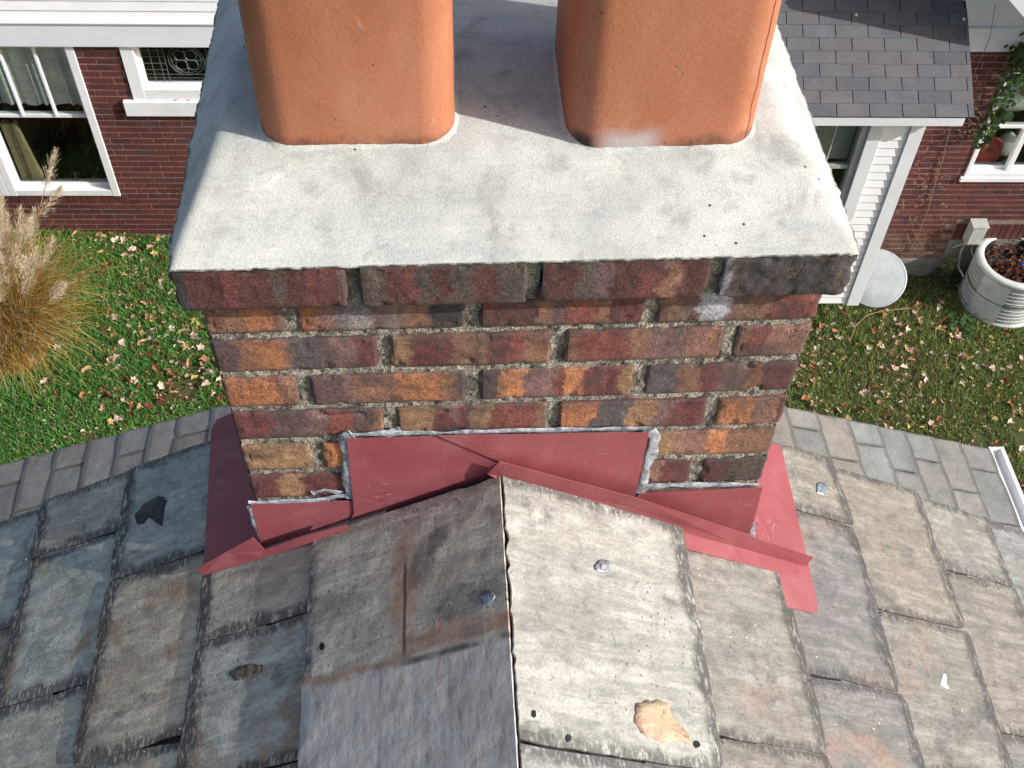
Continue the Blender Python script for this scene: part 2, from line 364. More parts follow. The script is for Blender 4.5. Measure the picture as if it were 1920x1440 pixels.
slit = m.math('MULTIPLY', m.step(m.math('ABSOLUTE', m.math('SUBTRACT', s_, m.math('ADD', 0.146, m.math('MULTIPLY', wv, 0.12)))), 0.0035, 0.0015), m.math('MULTIPLY', m.step(y_, -0.26, -0.24), m.step(y_, -0.09, -0.13)))
c = m.mix(m.math('MULTIPLY', m.math('MAXIMUM', m.math('MULTIPLY', bl, m.step(m.noise(po, 20, 3), 0.35, 0.6)), slit), 0.8), c, (0.045, 0.038, 0.04))
MAT['capL'] = fin(m, c, mi, hi, st, 0.0012)
m = NM('far_slate', 0.8, 0.3); p = m.pos(); r = m.rand()
po = m.vadd(p, m.comb(m.math('MULTIPLY', r, 9.0), r, 0.0)); n = m.noise(po, 9, 5, 0.65, 0.4); n2 = m.noise(po, 90, 3, 0.7)
e = m.sep(m.uv('edge'))
c = m.ramp(n, [(0.3, (0.155, 0.15, 0.145)), (0.5, (0.205, 0.2, 0.19)), (0.7, (0.245, 0.24, 0.225))])
c = m.mix(1.0, c, m.attr('tint', 'OBJECT'), 'MULTIPLY')
c = m.mix(0.6, c, m.ramp(n2, [(0.3, 0.7), (0.5, 1.0), (0.75, 1.25)]), 'MULTIPLY')
wob = m.math('MULTIPLY', m.math('SUBTRACT', m.noise(po, 14, 4, 0.7), 0.5), 0.05)
dk = m.math('MAXIMUM', m.step(m.math('ADD', e[0], wob), 0.036, 0.016), m.step(m.math('ADD', e[1], wob), 0.016, 0.002))
c = m.mix(m.math('MULTIPLY', dk, 0.62), c, (0.085, 0.078, 0.07))
m.col(c).bump(m.math('ADD', n, m.math('MULTIPLY', n2, 0.4)), 0.006, 0.6); MAT['farslate'] = m.m
m = NM('roof_deck', 0.95); m.col((0.035, 0.03, 0.028)); MAT['deck'] = m.m
m = NM('ridge_cement', 0.95); p = m.obj(); n = m.noise(p, 60, 5, 0.75); m.col(m.ramp(n, [(0.4, (0.012, 0.011, 0.011)), (0.62, (0.05, 0.047, 0.043)), (0.8, (0.22, 0.21, 0.18))])).bump(n, 0.006); MAT['cement'] = m.m

# painted flashing
m = NM('red_painted_metal', 0.38, 0.32); p = m.obj()
n = m.noise(p, 14, 4, 0.6); n2 = m.noise(p, 160, 3, 0.7)
c = m.ramp(n, [(0.3, (0.265, 0.062, 0.07)), (0.6, (0.31, 0.08, 0.09)), (0.8, (0.345, 0.10, 0.112))])
c = m.mix(0.35, c, m.ramp(n2, [(0.3, 0.8), (0.6, 1.0), (0.8, 1.2)]), 'MULTIPLY')
scr = m.math('ABSOLUTE', m.math('SUBTRACT', m.noise(m.map(p, (1, 1, 4), (0, 0, 0), (0.4, 0.7, 0.2)), 22, 2, 0.5, 0.4), 0.5))
c = m.mix(m.math('MULTIPLY', m.step(scr, 0.006, 0.001), m.step(m.noise(p, 8, 2), 0.56, 0.64)), c, (0.55, 0.3, 0.3))
dust = m.noise(p, 6, 5, 0.7, 0.5)
c = m.mix(m.math('MULTIPLY', m.step(dust, 0.48, 0.72), 0.28), c, (0.42, 0.24, 0.23))
grub = m.noise(m.map(p, (1, 1, 1), (2.1, 4.4, 1)), 34, 5, 0.75)
c = m.mix(m.math('MULTIPLY', m.step(grub, 0.6, 0.75), 0.4), c, (0.16, 0.05, 0.05))
m.col(c).bump(m.math('ADD', m.math('MULTIPLY', m.noise(p, 5, 2), 3.0), m.math('ADD', n, m.math('MULTIPLY', n2, 0.1))), 0.002, 0.5)
m.put(m.b.inputs['Roughness'], m.ramp(n2, [(0.3, 0.48), (0.8, 0.66)])); MAT['red'] = m.m
m = NM('clear_sealant', 0.18, 0.6); p = m.obj(); n = m.noise(p, 70, 4, 0.65)
m.col(m.ramp(n, [(0.3, (0.28, 0.32, 0.37)), (0.5, (0.44, 0.48, 0.53)), (0.75, (0.62, 0.65, 0.68))]))
m.b.inputs['Alpha'].default_value = 1.0; m.b.inputs['Coat Weight'].default_value = 0.4
m.put(m.b.inputs['Alpha'], m.ramp(n, [(0.35, 0.3), (0.62, 0.88)])); m.bump(n, 0.004, 0.6); MAT['seal'] = m.m
m = NM('galvanised_washer', 0.35, 0.5); p = m.obj(); n = m.noise(p, 120, 3)
m.col(m.ramp(n, [(0.3, (0.13, 0.16, 0.19)), (0.7, (0.34, 0.38, 0.42))])); m.b.inputs['Metallic'].default_value = 0.35; m.bump(n, 0.002); MAT['washer'] = m.m
m = NM('roof_tar', 0.35, 0.5); p = m.obj(); n = m.noise(p, 110, 4, 0.7); m.col(m.ramp(n, [(0.3, (0.006, 0.007, 0.014)), (0.7, (0.03, 0.032, 0.05))])).bump(n, 0.006); MAT['tar'] = m.m
m = NM('old_resin', 0.6, 0.4); p = m.obj(); n = m.noise(p, 26, 5, 0.7, 0.5); m.col(m.ramp(n, [(0.32, (0.3, 0.21, 0.13)), (0.45, (0.42, 0.36, 0.24)), (0.58, (0.46, 0.28, 0.19)), (0.72, (0.44, 0.4, 0.3))])).bump(n, 0.006); MAT['resin'] = m.m
m = NM('rusty_scar', 0.9); p = m.obj(); n = m.noise(p, 130, 4, 0.7); m.col(m.ramp(n, [(0.35, (0.04, 0.035, 0.03)), (0.55, (0.16, 0.13, 0.09)), (0.7, (0.26, 0.21, 0.14))])).bump(n, 0.003); MAT['scar'] = m.m
m = NM('pink_nail', 0.6); m.col((0.45, 0.3, 0.28)); MAT['pink'] = m.m
m = NM('white_flake', 0.8); m.col((0.66, 0.66, 0.62)); MAT['flake'] = m.m

# house
m = NM('house_brick', 0.85, 0.2); p = m.pos(); r = m.rand(); isl = m.island(); q = m.math('FRACT', m.math('ADD', m.math('MULTIPLY', r, 5.3), m.math('MULTIPLY', isl, 7.9)))
c = m.ramp(q, [(0.0, (0.068, 0.025, 0.024)), (0.3, (0.10, 0.031, 0.026)), (0.55, (0.12, 0.04, 0.032)), (0.8, (0.085, 0.029, 0.027)), (1.0, (0.075, 0.042, 0.041))])
n = m.noise(p, 40, 4, 0.7); c = m.mix(0.8, c, m.ramp(n, [(0.3, 0.62), (0.5, 1.0), (0.75, 1.4)]), 'MULTIPLY')
big = m.noise(p, 1.4, 3); c = m.mix(m.math('MULTIPLY', m.step(big, 0.5, 0.7), 0.4), c, (0.13, 0.05, 0.032))
zz = m.sep(p)[2]; muddy = m.step(m.math('ADD', zz, m.math('MULTIPLY', m.noise(p, 3), 0.3)), -7.2, -7.5)
c = m.mix(m.math('MULTIPLY', muddy, 0.45), c, (0.17, 0.125, 0.085))
m.col(c).bump(n, 0.006, 0.5); MAT['hbrick'] = m.m
m = NM('house_mortar', 0.95); p = m.pos(); n = m.noise(p, 30, 5, 0.75); n2 = m.noise(p, 2.2, 3, 0.6)
c = m.ramp(n, [(0.3, (0.13, 0.075, 0.065)), (0.55, (0.24, 0.16, 0.14)), (0.75, (0.42, 0.34, 0.31))])
m.col(c); MAT['hmortar'] = m.m
def white(name, base=0.78, rough=0.45, dirt=0.12, tintc=(1, 1, 1.0)):
    m = NM(name, rough, 0.4); p = m.pos(); n = m.noise(p, 3.5, 5, 0.65); n2 = m.noise(p, 60, 3, 0.7)
    a = tuple(base*x for x in tintc); b = tuple(base*(1-dirt)*x for x in tintc)
    c = m.ramp(n, [(0.35, b), (0.6, a)]); c = m.mix(0.25, c, m.ramp(n2, [(0.3, 0.82), (0.6, 1.0)]), 'MULTIPLY')
    m.col(c).bump(n2, 0.0008, 0.3); return m.m
MAT['white'] = white('white_paint', 0.8)
MAT['vinyl'] = white('white_vinyl_siding', 0.86, 0.5, 0.08)
MAT['trim'] = white('white_aluminium_trim', 0.76, 0.4, 0.08, (0.97, 0.99, 1.02))
MAT['shadevinyl'] = white('shade_greyed_vinyl', 0.42, 0.5, 0.2)  # shade on the bay window frame is put into this grey
m = NM('window_glass', 0.03, 0.5)
gl = m.n.new('ShaderNodeBsdfGlossy'); gl.inputs['Roughness'].default_value = 0.02
tr = m.n.new('ShaderNodeBsdfTransparent'); tr.inputs[0].default_value = (0.86, 0.9, 0.88, 1)
fr = m.n.new('ShaderNodeLayerWeight'); fr.inputs[0].default_value = 0.5
mx = m.n.new('ShaderNodeMixShader'); m.l.new(m.math('ADD', m.math('MULTIPLY', m.math('POWER', fr.outputs['Facing'], 4.0), 0.9), 0.045), mx.inputs[0])
m.l.new(tr.outputs[0], mx.inputs[1]); m.l.new(gl.outputs[0], mx.inputs[2]); m.l.new(mx.outputs[0], m.out.inputs[0]); MAT['glass'] = m.m
m = NM('room_interior', 0.9); p = m.pos(); n = m.noise(p, 5, 4, 0.7); m.col(m.ramp(n, [(0.35, (0.03, 0.022, 0.018)), (0.65, (0.12, 0.08, 0.055))])); MAT['room'] = m.m
m = NM('curtain_cloth', 0.9); p = m.pos(); n = m.noise(m.map(p, (1, 1, 12)), 4, 3); m.col(m.ramp(n, [(0.3, (0.5, 0.5, 0.47)), (0.7, (0.68, 0.68, 0.64))])); MAT['curtain'] = m.m
m = NM('lead_came', 0.5, 0.5); m.col((0.12, 0.125, 0.13)); m.b.inputs['Metallic'].default_value = 0.3; MAT['lead'] = m.m
m = NM('asphalt_shingle', 0.93, 0.15); p = m.pos(); r = m.rand()
n = m.noise(p, 190, 3, 0.8); n1 = m.noise(p, 6, 4)
c = m.ramp(r, [(0.0, (0.098, 0.098, 0.112)), (0.35, (0.125, 0.122, 0.134)), (0.6, (0.128, 0.115, 0.12)), (0.85, (0.118, 0.123, 0.126)), (1.0, (0.10, 0.10, 0.115))])
c = m.mix(0.9, c, m.ramp(n, [(0.3, 0.5), (0.5, 1.0), (0.72, 1.6)]), 'MULTIPLY')
c = m.mix(0.5, c, m.ramp(n1, [(0.35, 0.8), (0.65, 1.15)]), 'MULTIPLY')
m.col(c).bump(n, 0.004, 0.6); MAT['shingle'] = m.m
m = NM('foundation_concrete', 0.9); p = m.pos(); n = m.noise(p, 9, 5, 0.7); m.col(m.ramp(n, [(0.3, (0.16, 0.145, 0.12)), (0.7, (0.3, 0.275, 0.235))])).bump(n, 0.01); MAT['found'] = m.m

# ground and plants
m = NM('lawn_soil', 0.95, 0.1); p = m.pos(); n = m.noise(p, 1.6, 5, 0.65, 0.4); n2 = m.noise(p, 26, 5, 0.75)
c = m.ramp(n, [(0.35, (0.055, 0.085, 0.025)), (0.52, (0.075, 0.085, 0.032)), (0.68, (0.14, 0.11, 0.06))])
c = m.mix(0.8, c, m.ramp(n2, [(0.3, 0.4), (0.5, 1.0), (0.75, 1.5)]), 'MULTIPLY'); m.col(c).bump(n2, 0.03); MAT['soil'] = m.m
def vcol(name, rough=0.7, trans=0.0, vary=0.5, spec=0.2):
    m = NM(name, rough, spec); c = m.attr('Col'); i = m.island()
    c = m.mix(1.0, c, m.ramp(i, [(0.0, 1.0-vary*0.6), (0.5, 1.0), (1.0, 1.0+vary*0.6)]), 'MULTIPLY'); m.col(c)
    if trans:
        t = m.n.new('ShaderNodeBsdfTranslucent'); m.l.new(c, t.inputs[0])
        mx = m.n.new('ShaderNodeMixShader'); mx.inputs[0].default_value = trans
        m.l.new(m.b.outputs[0], mx.inputs[1]); m.l.new(t.outputs[0], mx.inputs[2]); m.l.new(mx.outputs[0], m.out.inputs[0])
    return m.m
MAT['grass'] = vcol('grass_blade', 0.6, 0.25, 0.8)
MAT['leaf'] = vcol('dry_leaf', 0.8, 0.15, 0.2)
MAT['blade'] = vcol('ornamental_grass_blade', 0.55, 0.3, 0.7, 0.35)
MAT['plume'] = vcol('seed_plume', 0.95, 0.35, 0.35)
MAT['foliage'] = vcol('ivy_leaf', 0.5, 0.2, 0.5, 0.4)
m = NM('dry_stem', 0.9); m.col((0.22, 0.15, 0.1)); MAT['stem'] = m.m
# machine and odds
m = NM('light_grey_enamel', 0.42, 0.45); p = m.pos(); n = m.noise(p, 8, 5, 0.65); m.col(m.ramp(n, [(0.35, (0.5, 0.52, 0.5)), (0.65, (0.66, 0.67, 0.65))])); MAT['enamel'] = m.m
m = NM('condenser_coil', 0.6, 0.4); m.col((0.10, 0.11, 0.11)); MAT['coil'] = m.m
m = NM('aged_lid_metal', 0.5, 0.4); p = m.obj(); n = m.noise(p, 5, 4, 0.6); n2 = m.noise(p, 38, 4, 0.7)
c = m.ramp(n, [(0.35, (0.34, 0.38, 0.40)), (0.65, (0.46, 0.49, 0.50))]); c = m.mix(0.5, c, m.ramp(n2, [(0.3, 0.82), (0.7, 1.08)]), 'MULTIPLY')
m.col(c); MAT['lid'] = m.m
def plain(name, c, rough=0.6): 
    m = NM(name, rough); p = m.pos(); n = m.noise(p, 25, 4, 0.7)
    m.col(m.ramp(n, [(0.3, tuple(x*0.75 for x in c)), (0.7, tuple(min(1, x*1.15) for x in c))])); return m.m
MAT['redcloth'] = plain('red_cloth', (0.42, 0.05, 0.06)); MAT['paper'] = plain('white_paper', (0.7, 0.7, 0.66))
MAT['tanbox'] = plain('tan_card', (0.42, 0.32, 0.18)); MAT['blue'] = plain('blue_plastic', (0.03, 0.12, 0.5), 0.4)
MAT['greencloth'] = plain('green_leafy_print', (0.05, 0.1, 0.03)); MAT['dark'] = plain('dark_void', (0.012, 0.012, 0.012))
MAT['boxgrey'] = plain('grey_electrical_box', (0.42, 0.43, 0.4), 0.5)
MAT['cord'] = plain('tan_cord', (0.4, 0.26, 0.12))

# ================================================================== GROUND
HA = -0.035
HX = np.array([math.cos(HA), math.sin(HA), 0]); HN = np.array([-math.sin(HA), math.cos(HA), 0]); S0 = 8.0834
def on_wall(x, y, off=0.0):            # (u, z) on a plane parallel to the house front
    P = hit(x, y, HN*(S0-off), HN); return P @ HX, P[2]
GB = hit(300, 440, HN*S0, HN); GS = 0.0738
GN = np.array([GS*HX[0], GS*HX[1], 1.0]); GN /= np.linalg.norm(GN)
def gz(x, y): 
    return GB[2]-GS*((np.array([x, y, 0])-GB) @ HX)
def on_ground(x, y): return hit(x, y, GB, GN)

nx, ny = 60, 60
xs = np.linspace(-1, 1, nx); xs = np.sign(xs)*np.abs(xs)**2.2*160+1.0
ys_ = np.linspace(-1, 1, ny); ys_ = np.sign(ys_)*np.abs(ys_)**2.2*160+6.5
V = []
for y in ys_:
    for x in xs:
        d = max(0.0, math.hypot(x, y-6)-8)
        zz = gz(max(-9, min(9, x)), y)
        V.append((x, y, zz-0.01+0.03*nz((x, y, 0), 0.9)))
Fc = [(j*nx+i, j*nx+i+1, (j+1)*nx+i+1, (j+1)*nx+i) for j in range(ny-1) for i in range(nx-1)]
tag(obj('ground', V, Fc, MAT['soil'], smooth=True), kind='structure')

# grass blades over the lawn that can be seen
def in_lawn(px, py):
    return (-80 < px < 470 and 425 < py < 900) or (1400 < px < 2000 and 480 < py < 1040)
gv, gf, gc = [], [], []
NB = 0
rg = np.random.RandomState(3)
def lawn_points(n, x0, x1, y0, y1):
    return np.stack([rg.uniform(x0, x1, n), rg.uniform(y0, y1, n)], 1)
pts = np.concatenate([lawn_points(95000, -5.4, -1.6, 4.6, 8.3), lawn_points(120000, 2.4, 7.2, 3.6, 8.25), lawn_points(110000, -7.0, 9.0, 2.9, 8.6)])
n_near = 215000
acx = None
for ip, (x, y) in enumerate(pts):
    z = gz(x, y)
    px, py = project((x, y, z))
    inside = -60 < px < 460 and 420 < py < 900 or 1410 < px < 1990 and 470 < py < 1040
    if inside != (ip < n_near): continue          # sparser beyond what the photo shows
    den = mn.noise(Vector((x*1.3, y*1.3, 0.3)))+0.5*mn.noise(Vector((x*4.1, y*4.1, 2.3)))
    wall = (S0-np.array([x, y, 0]) @ HN)
    if wall < 0.04 or den < -0.55+0.3*(wall < 0.3): continue
    h = rg.uniform(0.025, 0.06)*(1+0.5*den); a = rg.uniform(0, 6.283); w = rg.uniform(0.003, 0.0065)*(1 if ip < n_near else 1.9)
    lean = rg.uniform(0.2, 1.1); la = rg.uniform(0, 6.283)
    dx, dy = math.cos(a)*w, math.sin(a)*w
    tx, ty = x+math.cos(la)*h*lean, y+math.sin(la)*h*lean
    b = len(gv)
    gv += [(x-dx, y-dy, z-0.005), (x+dx, y+dy, z-0.005), (tx, ty, z+h)]
    gf.append((b, b+1, b+2))
    t = rg.rand()
    dry = 0.5+0.9*mn.noise(Vector((x*0.8+4, y*0.8, 7.7)))+(0.12 if x > 0 else -0.1)
    if t < 0.1+0.3*max(0, dry-0.3): gc.append((0.36, 0.29, 0.14))
    elif t < 0.5: gc.append((0.125, 0.305, 0.065) if x < 0 else (0.215, 0.295, 0.095))
    else: gc.append((0.085, 0.235, 0.045) if x < 0 else (0.15, 0.23, 0.062))
tag(obj('grass', gv, gf, MAT['grass'], cols=gc), kind='stuff')

# fallen leaves
def leaf_mesh(name, seed, col):
    r = random.Random(seed); v = [(0, 0, 0.008)]; n = 10
    lob = r.choice([5, 3, 0])
    for k in range(n):
        a = k*2*math.pi/n
        rad = (1.0 if k % 2 == 0 else 0.6) if lob == 5 else ((1.0 if k % 3 == 0 else 0.55) if lob == 3 else (0.42+0.58*abs(math.cos(a))**3))
        rad *= 0.5*r.uniform(0.62, 1.12)
        v.append((math.cos(a)*rad, math.sin(a)*rad*r.uniform(0.75, 1.0), 0.16*r.uniform(-0.3, 1)+0.24*(abs(math.sin(a*0.5+seed))**2)*r.uniform(0.0, 1)))
    f = [(0, 1+k, 1+(k+1) % n) for k in range(n)]
    me = bpy.data.meshes.new(name); me.from_pydata(v, [], f); me.materials.append(MAT['leaf'])
    a = me.color_attributes.new('Col', 'FLOAT_COLOR', 'CORNER'); arr = []
    for p in me.polygons:
        s = r.uniform(0.85, 1.12); arr += [col[0]*s, col[1]*s, col[2]*s, 1.0]*p.loop_total
    a.data.foreach_set('color', arr); me.update(); return me
LEAFC = {'pale pinkish': (0.56, 0.40, 0.34), 'tan': (0.44, 0.29, 0.16), 'orange brown': (0.36, 0.15, 0.07), 'pale cream': (0.64, 0.55, 0.43), 'yellow': (0.50, 0.38, 0.13), 'dark red brown': (0.16, 0.045, 0.028)}
LEAFM = {k: [leaf_mesh('fallen_leaf', i*5+j, c) for j in range(4)] for i, (k, c) in enumerate(LEAFC.items())}
LW = [('pale pinkish', 22), ('tan', 30), ('orange brown', 22), ('pale cream', 14), ('yellow', 8), ('dark red brown', 16)]
names = [k for k, _ in LW]; wts = [w for _, w in LW]
cand = []
rl = random.Random(21)
while len(cand) < 640:
    if rl.random() < 0.47:
        px, py = rl.uniform(80, 430), rl.uniform(440, 850)
        if px < 190 and py > 470 and rl.random() < 0.8: continue
        left = True
        if py > 850-0.24*px: continue
    else:
        px, py = rl.uniform(1450, 1915), rl.uniform(480, 1000); left = False
        if py > 780+0.235*(px-1480)+20 and px < 1850: continue
        if 1540 < px < 1790 and py < 570: continue
        if px > 1780 and py < 620: continue
    P = on_ground(px, py)
    if mn.noise(Vector((P[0]*1.1, P[1]*1.1, 5.5))) < rl.uniform(-0.6, 0.35): continue
    k = rl.choices(names, wts)[0]
    cand.append((P, k, left, rl.uniform(0.042, 0.098), rl.uniform(0, 6.28), rl.randrange(4)))
cand.sort(key=lambda c: -c[3])
rest = MB()
for i, (P, k, left, size, rz, mi_) in enumerate(cand):
    tilt = (rl.uniform(-0.5, 0.5), rl.uniform(-0.5, 0.5), rz)
    z0 = gz(P[0], P[1])+0.028
    if i < 300:
        o = link('fallen_leaf', LEAFM[k][mi_]); o.location = (P[0], P[1], z0); o.rotation_euler = tilt; o.scale = (size*1.25,)*3
        qx, qy = project(P)
        if left: side = 'near the brick house' if qy < 530 else ('near the plume grass' if qx < 240 else ('along the slate roof edge' if qy > 850-0.24*qx-90 else 'beside the chimney bricks'))
        else: side = 'below the air conditioner' if qx > 1740 and qy < 720 else ('below the round lid' if qy < 680 else ('near the white gutter' if qx > 1790 else ('along the pale roof edge' if qy > 780+0.235*(qx-1480)-70 else 'in open lawn right of the chimney')))
        sz_ = 'large' if size > 0.086 else ('middling' if size > 0.077 else 'small')
        tag(o, f'{sz_} {k} fallen leaf {side}', 'leaf', 'fallen leaves scattered on the lawn')
    else:
        M_ = Matrix.Translation((P[0], P[1], z0)) @ Matrix.Rotation(rz, 4, 'Z') @ Matrix.Rotation(tilt[0], 4, 'X') @ Matrix.Scale(size*1.1, 4)
        me = LEAFM[k][mi_]
        rest.add([M_ @ v.co for v in me.vertices], [tuple(p.vertices) for p in me.polygons], LEAFC[k])
for _ in range(1100):                  # crumbs of leaf too small to pick apart
    px, py = (rl.uniform(60, 430), rl.uniform(440, 850)) if rl.random() < 0.45 else (rl.uniform(1450, 1950), rl.uniform(480, 1010))
    P = on_ground(px, py); s = rl.uniform(0.008, 0.022); a = rl.uniform(0, 6.28)
    if (S0-P @ HN) < 0.03: continue
    z0 = gz(P[0], P[1])+rl.uniform(0.012, 0.04)
    rest.add([(P[0]+math.cos(a+t)*s*q, P[1]+math.sin(a+t)*s*q, z0+rl.uniform(0, 0.01)) for t, q in ((0, 1), (1.7, .6), (3.1, 1), (4.8, .6))], [(0, 1, 2, 3)], LEAFC[rl.choices(names, wts)[0]])
for _ in range(1100):
    x, y = rl.uniform(-6.5, 8.5), rl.uniform(3.0, 8.2); P = np.array([x, y, gz(x, y)]); px, py = project(P); s = rl.uniform(0.012, 0.04); a = rl.uniform(0, 6.28)
    if -20 < px < 1940 and 0 < py < 1440 and not 440 < px < 1450 or (S0-P @ HN) < 0.05: continue
    rest.add([(x+math.cos(a+t)*s*q, y+math.sin(a+t)*s*q, P[2]+0.03+rl.uniform(0, 0.015)) for t, q in ((0, 1), (1.2, .5), (2.4, 1), (3.7, .6), (5, .9))], [(0, 1, 2, 3, 4)], LEAFC[rl.choices(names, wts)[0]])
tag(rest.build('leaf_litter', MAT['leaf'], cols=True), kind='stuff')

# ================================================================== NEIGHBOURING HOUSE (local x along its front, local -y towards the camera)
house = empty('brick_house', tuple(HN*S0), HA)
tag(house, 'dark red brick house with white siding and windows beyond the lawn', 'house')
def hp(name, mb, mat, parent=None, smooth=False): 
    return mb.build(name, MAT[mat] if isinstance(mat, str) else mat, parent or house, smooth)
Z_BAND = -5.09
V_, L_ = 0.0713, 0.2135
ZB = -7.46                             # bottom of the brickwork on the left
WIN = [  # u0,u1,z0,z1 outer openings
    (-4.86, -3.74, -6.90, Z_BAND), (-6.2, -4.86, -6.90, Z_BAND), (-3.34, -2.15, -5.74, Z_BAND), (5.04, 6.5, -6.62, -5.32)]
def wall_rects(u0, u1, z0, z1, holes):
    us = sorted({u0, u1, *[h[0] for h in holes], *[h[1] for h in holes]}); zs = sorted({z0, z1, *[h[2] for h in holes], *[h[3] for h in holes]})
    us = [u for u in us if u0 <= u <= u1]; zs = [z for z in zs if z0 <= z <= z1]
    out = []
    for a, b in zip(us[:-1], us[1:]):
        for c_, d_ in zip(zs[:-1], zs[1:]):
            mu, mz = (a+b)/2, (c_+d_)/2
            if any(h[0] < mu < h[1] and h[2] < mz < h[3] for h in holes): continue
            out.append((a, b, c_, d_))
    return out
wb = MB()
for a, b, c_, d_ in wall_rects(-9.0, 9.5, -8.4, Z_BAND+0.02, WIN):
    wb.add([(a, 0.0012, c_), (b, 0.0012, c_), (b, 0.0012, d_), (a, 0.0012, d_)], [(0, 1, 2, 3)])
hp('wall', wb, 'hmortar')
# bricks
me_b = bpy.data.meshes.new('brick'); t_ = MB().bbox(-0.5, 0.5, 0.0, 0.03, 0.0, 1.0, 0.0)
t_ = MB(); j_ = 0.0125
t_.bbox(0, L_-j_, -0.003, 0.03, 0, V_-j_, 0.0025)
me_b.from_pydata(t_.v, [], t_.f); me_b.materials.append(MAT['hbrick'])
bricks = []
def seen(px, py):
    if 140 < px < 425 and 85 < py < 460: return True
    if px > 1560 and 100 < py < 520:
        if py < 225 and px < 1830: return False
        tr = 1736-0.38*(py-233)
        return px > tr
    return False
row = 0; z = Z_BAND-V_
holes_b = [(a, b, c_-(0.0), d_) for a, b, c_, d_ in WIN]
def soldier_zone(u, z):
    return False
while z > -8.0:
    low = ZB-GS*0
    u = -9.0+(0 if row % 2 else L_/2)
    while u < 9.4:
        u0, u1 = u, u+L_-j_
        segs = [(u0, u1)]
        for a, b, c_, d_ in holes_b:
            zt = c_-0.115 if c_ < -6 else c_
            if z+V_-j_ > zt+0.002 and z < d_:
                ns = []
                for s0, s1 in segs:
                    if s1 <= a+0.004 or s0 >= b-0.004: ns.append((s0, s1)); continue
                    if s0 < a: ns.append((s0, a-0.004))
                    if s1 > b: ns.append((b+0.004, s1))
                segs = ns
        for s0, s1 in segs:
            if s1-s0 < 0.03: continue
            uc = (s0+s1)/2
            bottom = ZB if uc < 3.5 else -7.82
            if z < bottom-0.02: continue
            if uc > 5.16 and z < -7.30: continue        # soldier course there
            P = HX*uc+HN*S0+np.array([0, 0, z+0.03]); px, py = project(P)
            bricks.append((seen(px, py) and -10 < px < 1930, s0, s1, z))
        u += L_
    z -= V_; row += 1
vert = []
for a, b, c_, d_ in WIN:                # upright bricks under the big windows
    if c_ < -6:
        u = a-0.04
        while u < b+0.05: vert.append((u, u+0.062, c_-0.112, c_-0.004)); u += 0.0725
u = 5.20
while u < 7.4: vert.append((u, u+0.062, -7.52, -7.30)); u += 0.0725
vis = [b for b in bricks if b[0]]
vv = []
for v4 in vert:
    P = HX*((v4[0]+v4[1])/2)+HN*S0+np.array([0, 0, v4[3]]); px, py = project(P)
    if -5 < px < 1925: vv.append(v4)
rb = random.Random(4)
n_part = 0; stuff = MB()
def rank(b): 
    P = HX*((b[1]+b[2])/2)+HN*S0+np.array([0, 0, b[3]]); return project(P)[1]
order = sorted(vis, key=lambda b: (-(b[2]-b[1] > 0.15), rank(b)))
keepers = set(id(b) for b in order[:300])
for b in bricks:
    s0, s1, z = b[1:]
    dy = rb.uniform(-0.0025, 0.0015)
    if id(b) in keepers:
        o = link('brick', me_b, house); o.location = (s0, dy, z+rb.uniform(-.001, .001)); o.scale = ((s1-s0)/(L_-j_), 1, 1)
        n_part += 1
    else: stuff.bbox(s0, s1, -0.003+dy, 0.03, z, z+V_-j_, 0.0025)
for v4 in vert: stuff.bbox(v4[0], v4[1], -0.006, 0.03, v4[2], v4[3], 0.004)
o = hp('brickwork', stuff, 'hbrick'); tag(o, kind='stuff')
# foundation at the right
fb = MB(); fb.box(2.0, 9.0, -0.02, 0.3, -8.6, -7.535); fb.box(3.0, 5.19, -0.03, 0.3, -8.6, -7.82)
f2 = MB(); f2.box(5.19, 9.0, -0.012, 0.3, -8.7, -7.53); f2.box(3.2, 5.19, -0.012, 0.3, -8.7, -7.825)
hp('foundation', f2, 'found')
# white band and siding above
bd = MB(); bd.bbox(-9.0, 9.5, -0.055, 0.0, Z_BAND, Z_BAND+0.245, 0.004); hp('trim_band', bd, 'trim')
lp = MB(); lp.bbox(-9.0, 9.5, -0.075, 0.0, Z_BAND+0.247, Z_BAND+0.262, 0.002); hp('drip_cap', lp, 'trim')
def board(u0, u1, z0, h, off, name, mat, parent, tilt=0.012):
    mb = MB(); y0 = -off
    mb.hexa([(u0, y0-tilt, z0), (u1, y0-tilt, z0), (u1, y0+0.01, z0), (u0, y0+0.01, z0)],
            [(u0, y0-0.001, z0+h), (u1, y0-0.001, z0+h), (u1, y0+0.01, z0+h), (u0, y0+0.01, z0+h)])
    return hp(name, mb, mat, parent)
z = Z_BAND+0.264; k = 0
while z < -2.6:
    board(-9.0, 9.5, z, 0.1, 0.028, 'siding_board', 'vinyl', house); z += 0.1
